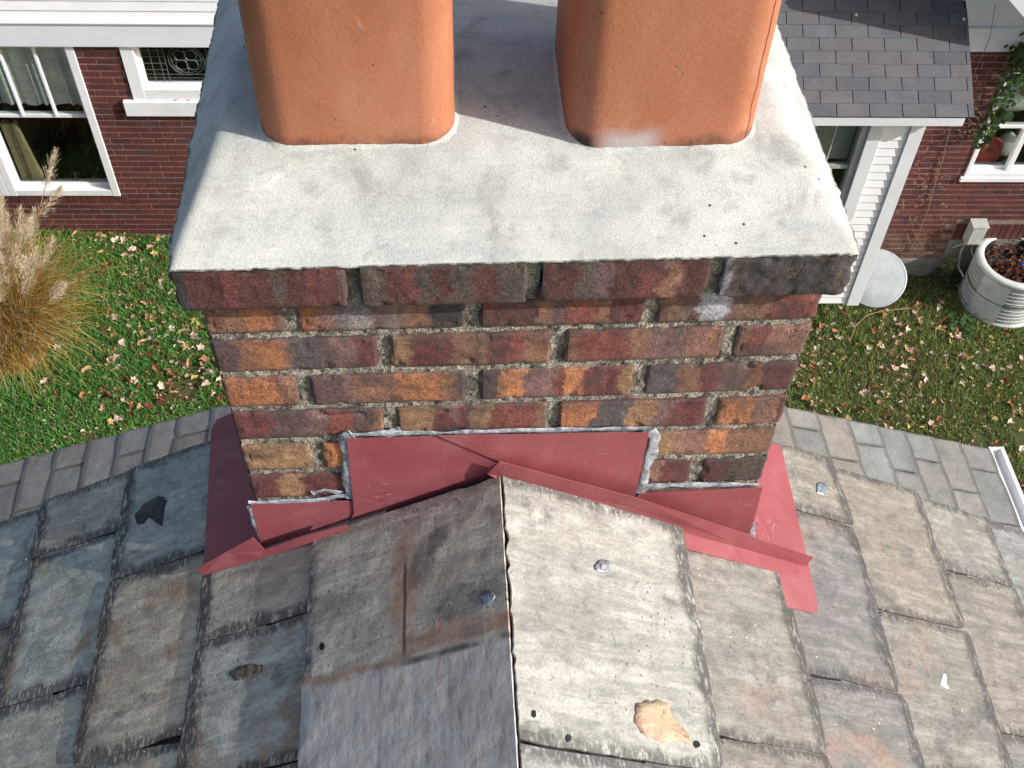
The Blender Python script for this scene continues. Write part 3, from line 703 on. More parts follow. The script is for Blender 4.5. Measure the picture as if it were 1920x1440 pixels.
# roof edge high at the right: the overhang that throws shade on that corner
def window(u0, u1, z0, z1, depth, casing, sashes, mull, sill, mat='white', pane_label=None):
    fr = MB()
    if casing:
        c = casing
        fr.bbox(u0, u0+c, -0.02, 0.08, z0, z1, 0.003); fr.bbox(u1-c, u1, -0.02, 0.08, z0, z1, 0.003)
        fr.bbox(u0+c, u1-c, -0.018, 0.08, z1-c*0.7, z1-0.002, 0.003); fr.bbox(u0+c, u1-c, -0.018, 0.08, z0+0.002, z0+c, 0.003)
    else: c = 0
    f = hp('window', fr, mat)
    a, b, lo, hi_ = u0+c, u1-c, z0+c, z1-c*0.7
    mid = sashes
    sash = MB(); g = MB(); t = 0.035
    if mid:
        for (q0, q1, yy) in ((lo, mid+0.02, 0.062), (mid-0.02, hi_, 0.04)):
            sash.box(a, a+t, yy, yy+0.03, q0, q1); sash.box(b-t, b, yy, yy+0.03, q0, q1)
            sash.box(a+t, b-t, yy+0.001, yy+0.029, q0, q0+t); sash.box(a+t, b-t, yy+0.001, yy+0.029, q1-t, q1)
            g.box(a+t*0.5, b-t*0.5, yy+0.012, yy+0.018, q0+t*0.5, q1-t*0.5)
    else:
        yy = 0.05
        sash.box(a, a+t, yy, yy+0.03, lo, hi_); sash.box(b-t, b, yy, yy+0.03, lo, hi_)
        sash.box(a+t, b-t, yy+0.001, yy+0.029, lo, lo+t); sash.box(a+t, b-t, yy+0.001, yy+0.029, hi_-t, hi_)
        g.box(a+t*0.5, b-t*0.5, yy+0.012, yy+0.018, lo+t*0.5, hi_-t*0.5)
    hp('sash', sash, mat, f); hp('pane', g, 'glass', f)
    for uu in mull:
        q = MB(); q.bbox(uu-0.012, uu+0.012, 0.03, 0.07, mid if mid else lo, hi_, 0.002); hp('mullion', q, mat, f)
    if sill:
        q = MB(); q.bbox(u0-sill[0], u1+sill[0], -sill[1], 0.07, z0-sill[2], z0, 0.004); hp('sill', q, mat, f)
    r = MB(); d = 1.6
    r.add([(a-.3, 0.12, lo-.4), (b+.3, 0.12, lo-.4), (b+.3, 0.12, hi_+.3), (a-.3, 0.12, hi_+.3), (a-.3, d, lo-.4), (b+.3, d, lo-.4), (b+.3, d, hi_+.3), (a-.3, d, hi_+.3)],
          [(4, 5, 6, 7), (0, 4, 7, 3), (1, 2, 6, 5), (0, 1, 5, 4), (3, 7, 6, 2)])
    hp('room', r, 'room', f)
    return f
w1 = window(-4.87, -3.74, -6.90, Z_BAND+0.02, 0, 0.075, -5.93, (-4.45, -4.13), None)
w2 = window(-6.2, -4.875, -6.90, Z_BAND-0.002, 0, 0.075, -5.93, (-5.5, -5.15), None)
def curtain(u0, u1, z0, z1, y, parent, mat='curtain', amp=0.02, name='curtain'):
    v, f = [], []; n = 60
    for i in range(n+1):
        u = u0+(u1-u0)*i/n; w = amp*math.sin(i*0.9+math.sin(i*0.37)*2)
        v += [(u, y+w, z0), (u, y+w*0.6, z1)]
    for i in range(n): f.append((2*i, 2*i+2, 2*i+3, 2*i+1))
    return obj(name, v, f, MAT[mat], parent, True)
curtain(-4.8, -3.77, -5.86, -5.0, 0.13, w1)
curtain(-6.1, -4.9, -5.86, -5.0, 0.13, w2)
q = MB(); q.hexa([(-4.76, 0.14, -6.8), (-4.55, 0.14, -6.8), (-4.55, 0.2, -6.8), (-4.76, 0.2, -6.8)], [(-4.76, 0.14, -6.1), (-4.62, 0.14, -6.1), (-4.62, 0.2, -6.1), (-4.76, 0.2, -6.1)])
o = hp('board_panel', q, 'tanbox', w1)
# small window with leaded glass and a thick white sill
w3 = window(-3.32, -2.15, -5.70, Z_BAND+0.16, 0, 0.12, None, (), (0.1, 0.05, 0.165))
ld = MB()
def lead(pts, r=0.003): ld.tube([(u, 0.056, z) for u, z in pts], r, 4)
gu0, gu1, gz0, gz1 = -3.165, -2.31, -5.545, -5.02
for u in (-3.08, -3.0, -2.95, -2.56, -2.49, -2.4): lead([(u, gz0), (u, gz1)])
for z in (gz0+0.05, gz0+0.09): lead([(gu0, z), (gu1, z)])
for zz in np.arange(gz0+0.14, gz1, 0.07): lead([(gu0, zz), (-2.95, zz)]); lead([(-2.56, zz), (gu1, zz)])
cx_, cz_ = -2.755, -5.30
for R_ in (0.165, 0.14): lead([(cx_+R_*math.cos(t), cz_+R_*math.sin(t)*0.98) for t in np.linspace(0, 2*math.pi, 29)])
for t0 in (0.785, 2.356, 3.927, 5.498):
    lead([(cx_+0.07*math.cos(t0)+0.055*math.cos(t), cz_+0.07*math.sin(t0)+0.055*math.sin(t)) for t in np.linspace(0, 2*math.pi, 15)], 0.0035)
lead([(cx_-0.14, cz_), (cx_+0.14, cz_)], 0.003); lead([(cx_, cz_-0.14), (cx_, cz_+0.14)], 0.003)
hp('leadwork', ld, 'lead', w3)
# window at the right with things standing behind the glass
w4 = window(5.04, 6.5, -6.62, -5.32, 0, 0.045, -6.02, (), (0.03, 0.035, 0.06), 'white')
q = MB(); q.bbox(5.47, 5.53, 0.02, 0.08, -6.57, -6.04, 0.003); hp('mullion', q, 'white', w4)

# ---- bay with siding and shingled roof
BO, EO = 0.76, 0.95
BU0 = 1.75; BU1 = (on_wall(1736, 233, BO)[0]+on_wall(1609, 567, BO)[0])/2-0.02; BZ0 = on_wall(1600, 567, BO)[1]
EZ = on_wall(1650, 217, EO)[1]
WZ = on_wall(1595, 410, BO)[1]; WM = on_wall(1580, 317, BO)[1]
C1 = on_wall(1660, 233, BO)[0]-0.005; C0 = on_wall(1633, 233, BO)[0]; G1 = on_wall(1620, 233, BO)[0]; G0 = G1-0.43
bw = MB()
bw.box(BU0, G0-0.03, -BO+0.02, 0.0, BZ0, EZ+0.02); bw.box(C0-0.005, BU1-0.02, -BO+0.02, 0.0, BZ0, EZ+0.02)
bw.box(G0-0.03, C0-0.005, -BO+0.02, 0.0, BZ0, WZ); hp('bay_wall', bw, 'dark')
z = BZ0; k = 0
while z < EZ-0.02:
    top = min(0.095, EZ-0.005-z)
    if z < WZ-0.02: board(BU0, BU1-0.115, z, top, BO, 'siding_board', 'vinyl', house, 0.013)
    else:
        board(C1+0.002, BU1-0.115, z, top, BO, 'siding_board', 'vinyl', house, 0.013)
        board(BU0, G0-0.2, z, top, BO, 'siding_board', 'vinyl', house, 0.013)
    board_side = MB()
    board_side.hexa([(BU1, -BO+0.02, z), (BU1+0.012, -BO+0.02, z), (BU1+0.012, 0, z), (BU1, 0, z)], [(BU1-0.01, -BO+0.02, z+top), (BU1+0.001, -BO+0.02, z+top), (BU1+0.001, 0, z+top), (BU1-0.01, 0, z+top)])
    hp('side_board', board_side, 'vinyl')
    z += 0.095
ct = MB(); ct.bbox(BU1-0.112, BU1+0.02, -BO-0.03, -BO+0.019, BZ0-0.02, EZ, 0.003); ct.box(BU1+0.0005, BU1+0.0195, -BO+0.0195, -BO+0.13, BZ0-0.02, EZ); hp('corner_board', ct, 'trim')
cs = MB(); cs.bbox(C0, C1, -BO-0.022, -BO+0.02, WZ, EZ, 0.003); cs.bbox(G0-0.19, G0-0.06, -BO-0.022, -BO+0.02, WZ, EZ, 0.003); cs.bbox(G0-0.059, C0-0.001, -BO-0.024, -BO+0.02, WZ, WZ+0.12, 0.003)
cf = hp('window', cs, 'trim')
sf = MB(); y0 = -BO+0.03
for a, b in ((G0-0.058, G0), (G1, C0-0.002)): sf.box(a, b, y0-0.025, y0+0.08, WZ+0.122, EZ)
sf.box(G0+0.001, G1-0.001, y0, y0+0.05, WM-0.02, WM+0.02); sf.box(G0+0.001, G1-0.001, y0, y0+0.05, WZ+0.122, WZ+0.16)
hp('sash', sf, 'shadevinyl', cf)
q = MB(); q.box(G0+0.20, G0+0.212, y0+0.012, y0+0.03, WM+0.021, EZ); hp('mullion', q, 'shadevinyl', cf)
pg = MB(); pg.box(G0+0.001, G1-0.001, y0+0.02, y0+0.025, WM+0.021, EZ); hp('pane', pg, 'glass', cf)
pg = MB(); pg.box(G0+0.001, G1-0.001, y0+0.03, y0+0.035, WZ+0.161, WM-0.021); hp('pane', pg, 'glass', cf)
rm = MB(); a, b, lo = G0-0.02, G1+0.02, WZ+0.1; yb = -BO+.13
rm.add([(a, yb, lo), (b, yb, lo), (b, yb, EZ), (a, yb, EZ), (a, -0.03, lo), (b, -0.03, lo), (b, -0.03, EZ), (a, -0.03, EZ)], [(4, 5, 6, 7), (0, 4, 7, 3), (1, 2, 6, 5), (0, 1, 5, 4), (3, 7, 6, 2)]); hp('room', rm, 'room', cf)
curtain(G0, G1, WM+0.01, EZ, -BO+0.14, cf, 'boxgrey', 0.004, 'blind')
# gutter board
gt = MB(); GU1 = on_wall(1808, 225, EO)[0]
gt.bbox(BU0-0.3, GU1, -EO-0.012, -EO+0.05, EZ-0.105, EZ-0.006, 0.004); gt.box(BU0-0.3, GU1, -EO+0.051, -BO-0.002, EZ-0.09, EZ-0.07)
hp('eave_trim', gt, 'trim')
# roof plane of the bay
PH = math.radians(31.5); rd = np.array([0, math.cos(PH), math.sin(PH)]); rn = np.array([0, -math.sin(PH), math.cos(PH)])
RU0, RU1 = BU0-0.4, on_wall(1827, 214, EO)[0]
def rp(u, s, h): q_ = np.array([u, -EO-0.02, EZ])+rd*s+rn*h; return tuple(q_)
TABW = 0.2935; EXPO = 0.1225; RLEN = EO/math.cos(PH)
dk = MB(); dk.hexa([rp(RU0, 0.0, -0.03), rp(RU1-0.005, 0.0, -0.03), rp(RU1-0.005, RLEN, -0.03), rp(RU0, RLEN, -0.03)], [rp(RU0, 0.0, 0.0), rp(RU1-0.005, 0.0, 0.0), rp(RU1-0.005, RLEN, 0.0), rp(RU0, RLEN, 0.0)]); hp('roof_deck', dk, 'deck')

ref = on_wall(1530.0, 190, 0.72)[0]
for k in range(9):
    s0 = k*EXPO
    ph = RU1-20*TABW-(0.147 if k % 2 else 0.0)-0.055+0.004*k
    u = ph
    while u < RU1:
        a, b = max(u+0.004, RU0), min(u+TABW-0.004, RU1)
        if b-a > 0.02:
            h0, h1 = 0.009, 0.003
            jj = [rb.uniform(-0.0015, 0.0015) for _ in range(4)]
            mb = MB(); mb.hexa([rp(a, s0+jj[0], h0-0.004), rp(b, s0+jj[1], h0-0.004), rp(b, s0+EXPO+0.04, h1-0.004), rp(a, s0+EXPO+0.04, h1-0.004)],
                               [rp(a, s0+jj[0], h0+0.001+jj[2]*.5), rp(b, s0+jj[1], h0+0.001+jj[3]*.5), rp(b, s0+EXPO+0.04, h1), rp(a, s0+EXPO+0.04, h1)])
            hp('shingle', mb, 'shingle')
        u += TABW
for (px, py) in ((1605, 28), (1807, 36)):
    u, _ = on_wall(px, py, 0.2)
    q0 = np.array(rp(0, 0, 0.011)); q = hit(px, py, HN*(S0+q0[1])+np.array([0, 0, q0[2]]), HN*rn[1]+np.array([0, 0, rn[2]]))
    lu, ly, lz = q @ HX, q @ HN-S0, q[2]
    mb = MB(); n = 8; vsx = [(lu+0.014*math.cos(t), ly+0.014*math.sin(t), lz+0.001+math.sin(t)*0.008) for t in np.linspace(0, 2*math.pi, n, False)]
    mb.add(vsx+[(lu, ly-0.004, lz+0.014)], [(i, (i+1) % n, n) for i in range(n)]); hp('nail_cap', mb, 'flake')

# projecting gable at upper right: its eave trims the photo's corner and shades the wall below
pg_ = MB()
pz = on_wall(1905, 10, 0.9)
def wu(x, y, o): return on_wall(x, y, o)
A_ = wu(1893, 0, 0.55); B_ = wu(1921, 33, 0.55)
du = np.array([B_[0]-A_[0], B_[1]-A_[1]]); du /= np.linalg.norm(du); nn = np.array([-du[1], du[0]])
if nn[1] < 0: nn = -nn
def gp(t, h, y): return (A_[0]+du[0]*t+nn[0]*h, y, A_[1]+du[1]*t+nn[1]*h)
rk = MB(); rk.hexa([gp(-0.6, 0, -0.57), gp(1.2, 0, -0.57), gp(1.2, 0, -0.53), gp(-0.6, 0, -0.53)], [gp(-0.6, 0.16, -0.57), gp(1.2, 0.16, -0.57), gp(1.2, 0.16, -0.53), gp(-0.6, 0.16, -0.53)])
hp('rake_board', rk, 'trim')
so = MB(); so.hexa([gp(-0.6, 0.10, -0.53), gp(1.2, 0.10, -0.53), gp(1.2, 0.10, -0.03), gp(-0.6, 0.10, -0.03)], [gp(-0.6, 0.15, -0.529), gp(1.2, 0.15, -0.529), gp(1.2, 0.15, -0.03), gp(-0.6, 0.15, -0.03)])
hp('soffit', so, 'vinyl')

# things behind the right window (rest on its inner sill, so they are things of their own)
def house_pt(u, off, z): return HX*u+HN*(S0-off)+np.array([0, 0, z])
def lump(name, c, r, mat, label, cat, seed=0, sq=1.0):
    v, f = [], []; nu, nv_ = 10, 7
    for j in range(nv_+1):
        for i in range(nu):
            t = i*2*math.pi/nu; q_ = j*math.pi/nv_
            d = np.array([math.sin(q_)*math.cos(t), math.sin(q_)*math.sin(t), math.cos(q_)])
            d = np.sign(d)*np.abs(d)**sq
            k = 1+0.18*nz(d, 1.6, seed)
            v.append((d[0]*r[0]*k, d[1]*r[1]*k, d[2]*r[2]*k))
    for j in range(nv_):
        for i in range(nu): f.append((j*nu+i, j*nu+(i+1) % nu, (j+1)*nu+(i+1) % nu, (j+1)*nu+i))
    o = obj(name, v, f, MAT[mat], None, True); o.location = tuple(c); o.rotation_euler = (0, 0, HA)
    return tag(o, label, cat)
lump('cloth_bag', house_pt(5.27, -0.17, -6.42), (0.15, 0.06, 0.16), 'redcloth', 'crumpled red cloth bag behind the right hand window glass', 'bag', 1, 0.7)
lump('paper_bag', house_pt(5.52, -0.3, -6.44), (0.11, 0.07, 0.14), 'paper', 'grey white bundle beside the red bag behind the window', 'bundle', 2, 0.8)
lump('paper_stack', house_pt(5.40, -0.28, -5.80), (0.22, 0.1, 0.17), 'paper', 'heap of white paper behind the upper pane near the ivy', 'papers', 3, 0.6)
lump('cardboard_carton', house_pt(5.45, -0.2, -5.66), (0.1, 0.07, 0.07), 'tanbox', 'tan carton lying on the white papers behind the upper pane', 'carton', 4, 0.35)
lump('houseplant', house_pt(5.3, -0.35, -6.15), (0.2, 0.1, 0.14), 'greencloth', 'dark green houseplant behind the lower pane above the red bag', 'houseplant', 5, 0.9)
# two leaves on the white sill
for i, (px, py, lab) in enumerate(((332, 183, 'larger dry tan leaf on the white sill of the leaded window'), (355, 182, 'smaller dry tan leaf on the white sill, nearer the chimney'))):
    P = hit(px, py, np.array([0, 0, -5.69]), np.array([0, 0, 1.0]))
    o = link('dry_leaf', LEAFM['tan'][i]); o.location = house_pt(P @ HX, 0.02, -5.695); o.scale = (0.055-0.015*i,)*3; o.rotation_euler = (0.2, 0.1, i*2)
    tag(o, lab, 'leaf')

# electrical box on the wall
eu, ez = 5.40, -7.33
eb = empty('disconnect_box', tuple(house_pt(eu, 0, ez-0.16)), HA); tag(eb, 'small grey electrical box on the brick wall above the air conditioner', 'electrical box')
q = MB(); q.bbox(-0.085, 0.085, -0.13, -0.012, 0, 0.26, 0.006); q.build('case', MAT['boxgrey'], eb)
q = MB(); q.hexa([(-0.09, -0.15, 0.262), (0.09, -0.15, 0.262), (0.09, -0.012, 0.275), (-0.09, -0.012, 0.275)], [(-0.09, -0.15, 0.27), (0.09, -0.15, 0.27), (0.09, -0.012, 0.285), (-0.09, -0.012, 0.285)]); q.build('lid', MAT['boxgrey'], eb)
q = MB(); q.bbox(-0.075, 0.075, -0.137, -0.131, 0.02, 0.24, 0.002); q.build('door', MAT['boxgrey'], eb)
q = MB(); q.tube([(-0.06, -0.07, 0.0), (-0.062, -0.07, -0.15), (-0.05, -0.12, -0.33), (0.02, -0.2, -0.42)], 0.012, 8); q.tube([(0.03, -0.07, 0.0), (0.03, -0.1, -0.1), (0.08, -0.2, -0.2)], 0.009, 8); q.build('conduit', MAT['boxgrey'], eb, True)

# round lid leaning in the corner beside the bay
lc = house_pt(on_wall(1643, 522, 0.36)[0], 0.36, on_wall(1643, 522, 0.36)[1])
fwd = (np.array(CAM)-lc); fwd /= np.linalg.norm(fwd); fw = Vector(fwd)+Vector((0.12, 0.1, 0.0)); fw.normalize()
lid = empty('round_lid', tuple(lc)); lid.rotation_euler = fw.to_track_quat('Z', 'Y').to_euler()
tag(lid, 'round pale grey metal lid leaning by the white corner board', 'lid')
def lathe(name, prof, n, mat, parent, smooth=True, close=False):
    v = [(r_*math.cos(2*math.pi*k/n), r_*math.sin(2*math.pi*k/n), z_) for r_, z_ in prof for k in range(n)]
    f = [(i*n+k, i*n+(k+1) % n, (i+1)*n+(k+1) % n, (i+1)*n+k) for i in range(len(prof)-1) for k in range(n)]
    return obj(name, v, f, mat, parent, smooth)
lathe('dish', [(0.0005, 0.020), (0.12, 0.018), (0.23, 0.012), (0.30, 0.004)], 48, MAT['lid'], lid)
lathe('rim', [(0.299, 0.004), (0.312, 0.008), (0.324, 0.0), (0.322, -0.03), (0.305, -0.032), (0.299, 0.004)], 48, MAT['lid'], lid)

# air conditioner
ac0 = on_ground(1870, 563); AR, AH = 0.435, 0.64
ac = empty('air_conditioner', (ac0[0], ac0[1], gz(ac0[0], ac0[1])+0.0)); tag(ac, 'round grey air conditioner full of leaves beside the brick wall', 'air conditioner')
lathe('coil', [(AR-0.03, 0.03), (AR-0.03, AH-0.04)], 56, MAT['coil'], ac)
fin_ = MB()
for k in range(150):
    t = k*2*math.pi/150
    if -2.75 < ((t+math.pi) % (2*math.pi)-math.pi) < -2.05: continue
    c_, s_ = math.cos(t), math.sin(t); w = 0.0042
    v = [((AR-0.03)*c_-s_*w, (AR-0.03)*s_+c_*w), ((AR-0.005)*c_-s_*w, (AR-0.005)*s_+c_*w), ((AR-0.005)*c_+s_*w, (AR-0.005)*s_-c_*w), ((AR-0.03)*c_+s_*w, (AR-0.03)*s_-c_*w)]
    fin_.hexa([(x, y, 0.04) for x, y in v], [(x, y, AH-0.05) for x, y in v])
tag(fin_.build('grille_bars', MAT['enamel'], ac), kind='stuff')
for k in range(11):
    z_ = 0.05+k*(AH-0.11)/10
    lathe('grille_ring', [(AR-0.012, z_-0.004), (AR-0.002, z_-0.004), (AR, z_), (AR-0.004, z_+0.004), (AR-0.012, z_+0.004)], 56, MAT['enamel'], ac)
pl = MB(); n = 10
for i in range(n):
    t0, t1 = -2.78+0.75*i/n, -2.78+0.75*(i+1)/n
    pl.add([(AR*math.cos(t), AR*math.sin(t), z_) for t in (t0, t1) for z_ in (0.035, AH-0.04)], [(0, 2, 3, 1)])
pl.build('access_panel', MAT['enamel'], ac, True)
lathe('base_pan', [(AR-0.05, 0.0), (AR+0.012, 0.0), (AR+0.012, 0.045), (AR-0.01, 0.05)], 56, MAT['enamel'], ac)
lathe('top_rim', [(AR-0.075, AH-0.05), (AR-0.075, AH-0.002), (AR-0.06, AH+0.006), (AR-0.008, AH+0.004), (AR+0.008, AH-0.01), (AR+0.008, AH-0.05), (AR-0.012, AH-0.055)], 56, MAT['enamel'], ac)
lathe('seam', [(AR+0.0005, AH*0.5-0.006), (AR+0.003, AH*0.5), (AR+0.0005, AH*0.5+0.006)], 56, MAT['dark'], ac)
lathe('fan_well', [(AR-0.0745, AH-0.01), (AR-0.08, AH-0.12), (AR-0.09, AH-0.2), (0.001, AH-0.21)], 40, MAT['dark'], ac)
gw = MB()
for k in range(5):
    r_ = 0.07+k*0.065; gw.tube([(r_*math.cos(t), r_*math.sin(t), AH-0.02) for t in np.linspace(0, 2*math.pi, 33)], 0.003, 4)
for k in range(8): gw.tube([(0.05*math.cos(k*.785), 0.05*math.sin(k*.785), AH-0.015), ((AR-0.05)*math.cos(k*.785), (AR-0.05)*math.sin(k*.785), AH-0.005)], 0.003, 4)
gw.build('fan_guard', MAT['dark'], ac)
dbx = MB(); dbx.bbox(-0.12, 0.12, AR-0.02, AR+0.09, AH-0.28, AH-0.02, 0.004); dbx.build('control_box', MAT['enamel'], ac)
lt = MB(); r_ = random.Random(5)
for k in range(330):
    a = r_.uniform(0, 6.28); q_ = math.sqrt(r_.random())*(AR-0.1); s_ = r_.uniform(0.015, 0.045); z_ = AH-0.1+r_.uniform(-0.05, 0.04); b = r_.uniform(0, 6.28)
    cc = r_.choice([(0.17, 0.05, 0.025), (0.10, 0.03, 0.018), (0.2, 0.07, 0.03), (0.05, 0.02, 0.014), (0.1, 0.035, 0.02), (0.5, 0.36, 0.26)] if k % 5 == 0 else [(0.17, 0.05, 0.025), (0.10, 0.03, 0.018), (0.06, 0.025, 0.016)])
    c3 = (q_*math.cos(a)+ac.location.x, q_*math.sin(a)+ac.location.y, z_+ac.location.z)
    lt.add([(c3[0]+s_*w*math.cos(b+t), c3[1]+s_*w*math.sin(b+t), c3[2]+r_.uniform(-0.012, 0.012)) for t, w in ((0, 1), (1.2, .6), (2.4, .9), (3.6, .8), (5, .6))], [(0, 1, 2, 3, 4)], cc)
tag(lt.build('condenser_leaves', MAT['leaf'], cols=True), kind='stuff')
lump('bottle_cap', np.array(ac.location)+np.array([0.06, -0.02, AH-0.05]), (0.028, 0.028, 0.02), 'blue', 'small blue plastic scrap among the leaves in the air conditioner', 'litter', 6)

# weeds
def plant(name, P, n, R, H, cols, label, cat, seed, lw=0.035, stem=True):
    r = random.Random(seed); t = empty(name, tuple(P)); tag(t, label, cat); f = MB(); s = MB()
    for k in range(n):
        a = r.uniform(0, 6.28); q_ = R*math.sqrt(r.random()); h = H*r.uniform(0.3, 1.0); sz = lw*r.uniform(0.6, 1.3); b = r.uniform(0, 6.28)
        c3 = np.array([q_*math.cos(a), q_*math.sin(a), h]); d1 = np.array([math.cos(b), math.sin(b), r.uniform(-0.4, 0.4)]); d2 = np.array([-math.sin(b), math.cos(b), r.uniform(-0.4, 0.4)])
        f.add([c3-d1*sz, c3+d2*sz*0.6, c3+d1*sz, c3-d2*sz*0.6], [(0, 1, 2, 3)], r.choice(cols))
        if k % 4 == 0: s.tube([(c3[0]*0.2, c3[1]*0.2, 0), tuple(c3*0.97)], 0.003, 4)
    f.build('foliage', MAT['foliage'], t, cols=True); s.build('stem', MAT['stem'], t); return t
GC = [(0.03, 0.08, 0.02), (0.05, 0.12, 0.03), (0.04, 0.09, 0.03)]
P = on_ground(1772, 528); P[2] = gz(P[0], P[1]); plant('leafy_weed', P, 90, 0.2, 0.2, [(0.05, 0.09, 0.05), (0.09, 0.13, 0.09), (0.03, 0.06, 0.03)], 'dark leafy weed in the shade left of the air conditioner', 'weed', 3)
P = on_ground(1800, 612); P[2] = gz(P[0], P[1]); plant('broad_leaf_weed', P, 60, 0.17, 0.09, GC, 'bright green broad leaf weed at the foot of the air conditioner', 'weed', 4, 0.035)
P = on_ground(1722, 497); P[2] = gz(P[0], P[1]); plant('small_weed', P, 34, 0.1, 0.14, [(0.09, 0.14, 0.04), (0.16, 0.2, 0.08)], 'small pale green weed against the brick wall behind the lid', 'weed', 5)
P = on_ground(1848, 524); P[2] = gz(P[0], P[1]); plant('yellowish_weed', house_pt(5.25, 0.1, gz(5.2, 7.8)), 50, 0.07, 0.34, [(0.14, 0.17, 0.05), (0.2, 0.19, 0.07)], 'yellowish weed climbing between wall and air conditioner', 'weed', 8)

# climbers on the wall at the right
iv = empty('ivy', tuple(house_pt(5.2, 0.0, -6.3))); tag(iv, 'green ivy hanging over the left edge of the right hand window', 'ivy')
f = MB(); s = MB(); r = random.Random(9)
path = [(1912, 92), (1903, 118), (1890, 150), (1885, 172), (1874, 198), (1862, 220), (1850, 245), (1840, 262)]
for px, py in path:
    pass
cl = [(px, py, 24-0.06*(py-90)) for px, py in path]+[(1916, 105, 26), (1914, 130, 22), (1908, 100, 18)]
for px, py, sp in cl:
    for k in range(34):
        u, z = on_wall(px+r.gauss(0, sp*0.55), py+r.gauss(0, sp*0.5), 0.1); sz = r.uniform(0.018, 0.042); b = r.uniform(0, 6.28)
        c3 = house_pt(u, r.uniform(0.03, 0.2), z)-np.array(iv.location)
        d1 = np.array([math.cos(b), -0.35*r.random(), math.sin(b)]); d2 = np.array([-math.sin(b), -0.35*r.random(), math.cos(b)])
        f.add([c3-d1*sz, c3+d2*sz*0.7, c3+d1*sz, c3-d2*sz*0.7], [(0, 1, 2, 3)], r.choice([(0.02, 0.045, 0.015), (0.035, 0.075, 0.02), (0.06, 0.1, 0.03), (0.015, 0.03, 0.012)]))
tag(f.build('foliage', MAT['foliage'], iv, cols=True), kind=None)
s.tube([tuple(house_pt(*((lambda q: (q[0], 0.06, q[1]))(on_wall(px, py, 0.06))))-np.array(iv.location)) for px, py in path], 0.006, 5); s.build('stem', MAT['stem'], iv)
vn = empty('dry_vine', tuple(house_pt(4.6, 0.0, -7.5))); tag(vn, 'bare dry vine stem climbing the brick wall beside the white corner board', 'vine')
s = MB(); tw = MB()
wp = [(1862, 0), (1852, 62), (1836, 118), (1822, 150), (1808, 180), (1782, 236), (1770, 290), (1752, 350), (1738, 400), (1722, 440), (1706, 470)]
def vpnt(px, py, o=0.012): 
    u, z = on_wall(px, py, 0.02); return tuple(house_pt(u, 0.02 if z < Z_BAND else 0.09, z)-np.array(vn.location))
s.tube([vpnt(*q) for q in wp], [0.003]*5+[0.004]*6, 5); s.build('stem', MAT['stem'], vn)
for k in range(70):
    if k < 45: px = r.uniform(1655, 1780); py = r.uniform(300, 480); 
    else: px = r.uniform(1795, 1835); py = r.uniform(190, 260)
    if px < 1745-0.38*(py-233): continue
    pts_ = [(px, py)]
    for j in range(4): pts_.append((pts_[-1][0]+r.uniform(-8, 8), pts_[-1][1]+r.uniform(-3, 8)))
    tw.tube([vpnt(*q) for q in pts_], 0.0022, 4)
    for j in range(2):
        q_ = np.array(vpnt(*pts_[r.randrange(5)])); sz = r.uniform(0.008, 0.018); b = r.uniform(0, 6.28)
        tw.add([q_+np.array([math.cos(b+t)*sz, -0.01, math.sin(b+t)*sz]) for t in (0, 2.1, 4.2)], [(0, 1, 2)])
tag(tw.build('twigs', MAT['stem'], vn), kind='stuff')

# tan cord on the grass
cd = MB(); pts_ = [(1590, 648), (1602, 618), (1622, 598), (1650, 590), (1690, 586), (1715, 584)]
cd.tube([tuple(on_ground(*q)+np.array([0, 0, 0.06])) for q in pts_], 0.0035, 6); tag(cd.build('garden_cord', MAT['cord'], None, True), 'thin tan cord curling over the grass below the round lid', 'cord')

# ornamental grass clump
gb = on_ground(22, 655); gb[2] = gz(gb[0], gb[1])
cl = empty('ornamental_grass', tuple(gb)); tag(cl, 'tall clump of golden ornamental grass with pale plumes beside the house', 'ornamental grass')
bm_ = MB(); r = random.Random(12)
def arch(a, L, lean, droop, n, curl=0.0):
    pts = []; x = y = z = 0.0; el = math.pi/2-lean
    for i in range(n+1):
        pts.append((x, y, z)); st_ = L/n
        x += math.cos(a)*math.cos(el)*st_; y += math.sin(a)*math.cos(el)*st_; z += math.sin(el)*st_
        el -= droop/n*(0.5+1.2*i/n); a += curl/n
    return pts
BC = [(0.44, 0.24, 0.05), (0.50, 0.32, 0.08), (0.34, 0.2, 0.04), (0.55, 0.40, 0.14), (0.30, 0.26, 0.06), (0.38, 0.14, 0.03), (0.26, 0.26, 0.07), (0.62, 0.52, 0.33), (0.46, 0.2, 0.04)]
for k in range(4600):
    a = r.uniform(0, 2*math.pi); L = r.uniform(0.6, 1.35); pts = arch(a, L, r.uniform(0.05, 0.55), r.uniform(0.7, 2.3), 6, r.uniform(-0.4, 0.4))
    q_ = 0.36*math.sqrt(r.random()); b = r.uniform(0, 6.28); ox, oy = q_*math.cos(b), q_*math.sin(b)
    w = r.uniform(0.003, 0.0075); sx, sy = -math.sin(a)*w, math.cos(a)*w; c = r.choice(BC)
    v = []
    for i, p_ in enumerate(pts):
        t = 1-0.85*i/6; v += [(p_[0]+ox-sx*t, p_[1]+oy-sy*t, max(p_[2], 0.01)), (p_[0]+ox+sx*t, p_[1]+oy+sy*t, max(p_[2], 0.01))]
    bm_.add(v, [(2*i, 2*i+1, 2*i+3, 2*i+2) for i in range(6)], c)
tag(bm_.build('leaf_blades', MAT['blade'], cl, cols=True), kind='stuff')
